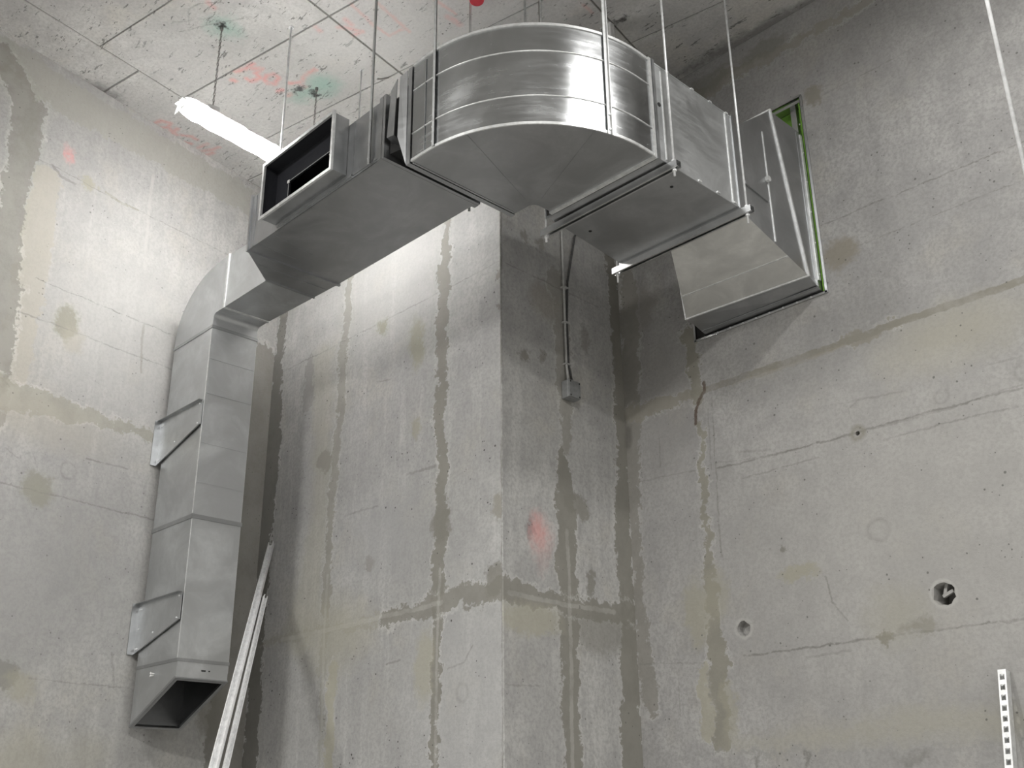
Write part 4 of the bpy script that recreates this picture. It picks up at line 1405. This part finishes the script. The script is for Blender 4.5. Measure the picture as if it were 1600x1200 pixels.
# red ribbed cap
c = onCeil(745, -6)
t = thing('conduit_cap', 'round red ribbed conduit cap on the ceiling at the top edge above the bend', 'cap', (c.x, c.y, ZC - .05))
MB().tube([(c.x, c.y, ZC - .045), (c.x, c.y, ZC)], .045, 20).build('body', 'redplastic', t, smooth=False)
for i, r_ in enumerate((.050, .047, .044)):
    z = ZC - .008 - i * .014
    MB().tube([(c.x + r_ * math.cos(a), c.y + r_ * math.sin(a), z) for a in [2 * math.pi * k_ / 20 for k_ in range(20)]], .005, 6, closed=True).build('rib', 'redplastic', t, smooth=True)

# ================================================================ leaning profiles
def channel_path(p0, p1, nrm, wd, dp, lip, name, mat, lab, cat, group=None, slots=None):
    """U channel from p0 (top) to p1 (bottom); nrm points out of the web"""
    p0, p1, nrm = Vector(p0), Vector(p1), Vector(nrm).normalized()
    d = (p1 - p0).normalized()
    nrm = (nrm - d * nrm.dot(d)).normalized()
    s_ = d.cross(nrm).normalized()
    L_ = (p1 - p0).length
    k = thing(name, lab, cat, p1, group)
    th = .0025

    def bar(a0, a1, b0, b1, l0=0.0, l1=None):
        l1 = L_ if l1 is None else l1
        c0 = [p0 + d * l0 + s_ * x + nrm * y for x, y in ((a0, b0), (a1, b0), (a1, b1), (a0, b1))]
        c1 = [p0 + d * l1 + s_ * x + nrm * y for x, y in ((a0, b0), (a1, b0), (a1, b1), (a0, b1))]
        return c0, c1
    h = wd / 2
    mb = MB()
    if slots:
        pitch, sl, sw_ = slots
        mb.hexa(*bar(-h, -sw_ / 2, -th, 0))
        mb.hexa(*bar(sw_ / 2, h, -th, 0))
        x = 0.0
        while x < L_:
            mb.hexa(*bar(-sw_ / 2, sw_ / 2, -th, 0, x, min(x + pitch - sl, L_)))
            x += pitch
    else:
        mb.hexa(*bar(-h, h, -th, 0))
    mb.build('web', mat, k)
    for sg in (-1, 1):
        mb = MB()
        a = sorted((sg * h, sg * (h - th)))
        mb.hexa(*bar(a[0], a[1], -dp, 0 if not slots else -th))
        mb.build('side_flange', mat, k)
        if lip:
            mb = MB()
            a = sorted((sg * (h - th), sg * (h - lip)))
            mb.hexa(*bar(a[0], a[1], -dp, -dp + th))
            mb.build('lip', mat, k)
    return k


M['lean'] = plain('bright_profile', (0.90, 0.905, 0.91), 0.30, 0.6)
top = onB(431, 853)
top.y -= .035
vb = ray(336, 1200)
bot = EYE + vb * (5.6 / math.hypot(vb.x, vb.y))
bot = top + (bot - top) * ((top.z - 0.0) / (top.z - bot.z)) if False else bot
dirn = (bot - top)
# carry on to the floor
fl = top + dirn * (top.z / (top.z - bot.z))
print('leaner length', (fl - top).length, top, bot, fl)
tocam = (EYE - top)
lat = dirn.normalized().cross(tocam.normalized()).normalized()
if lat.dot(rt) < 0:
    lat = -lat
channel_path(top, fl, -tocam + lat * 1.5, .040, .028, .006, 'drywall_profile', 'lean', 'long bright metal profile leaning into the corner below the duct, reaching higher', 'metal profile', 'leaning profiles')
top2 = top + dirn.normalized() * 1.0 + lat * .036 + tocam.normalized() * .004
fl2 = fl + lat * .052
channel_path(top2, fl2, -tocam - lat * 1.5, .025, .022, .004, 'drywall_profile', 'lean', 'shorter bright metal profile lying along the right of the long leaning one', 'metal profile', 'leaning profiles')
# slotted strut at the right
st0, st1 = onD(1571, 1047), onD(1597, 1200)
st0.y -= .045
vd = (st1 - st0)
vd.y = -0.10
fl = st0 + vd * (st0.z / -vd.z)
k = channel_path(st0, fl, (-.05, -1, 0), .041, .041, .010, 'slotted_strut', 'seam', 'slotted zinc strut channel leaning on the right wall at the bottom right corner', 'strut', None, (.050, .027, .023))
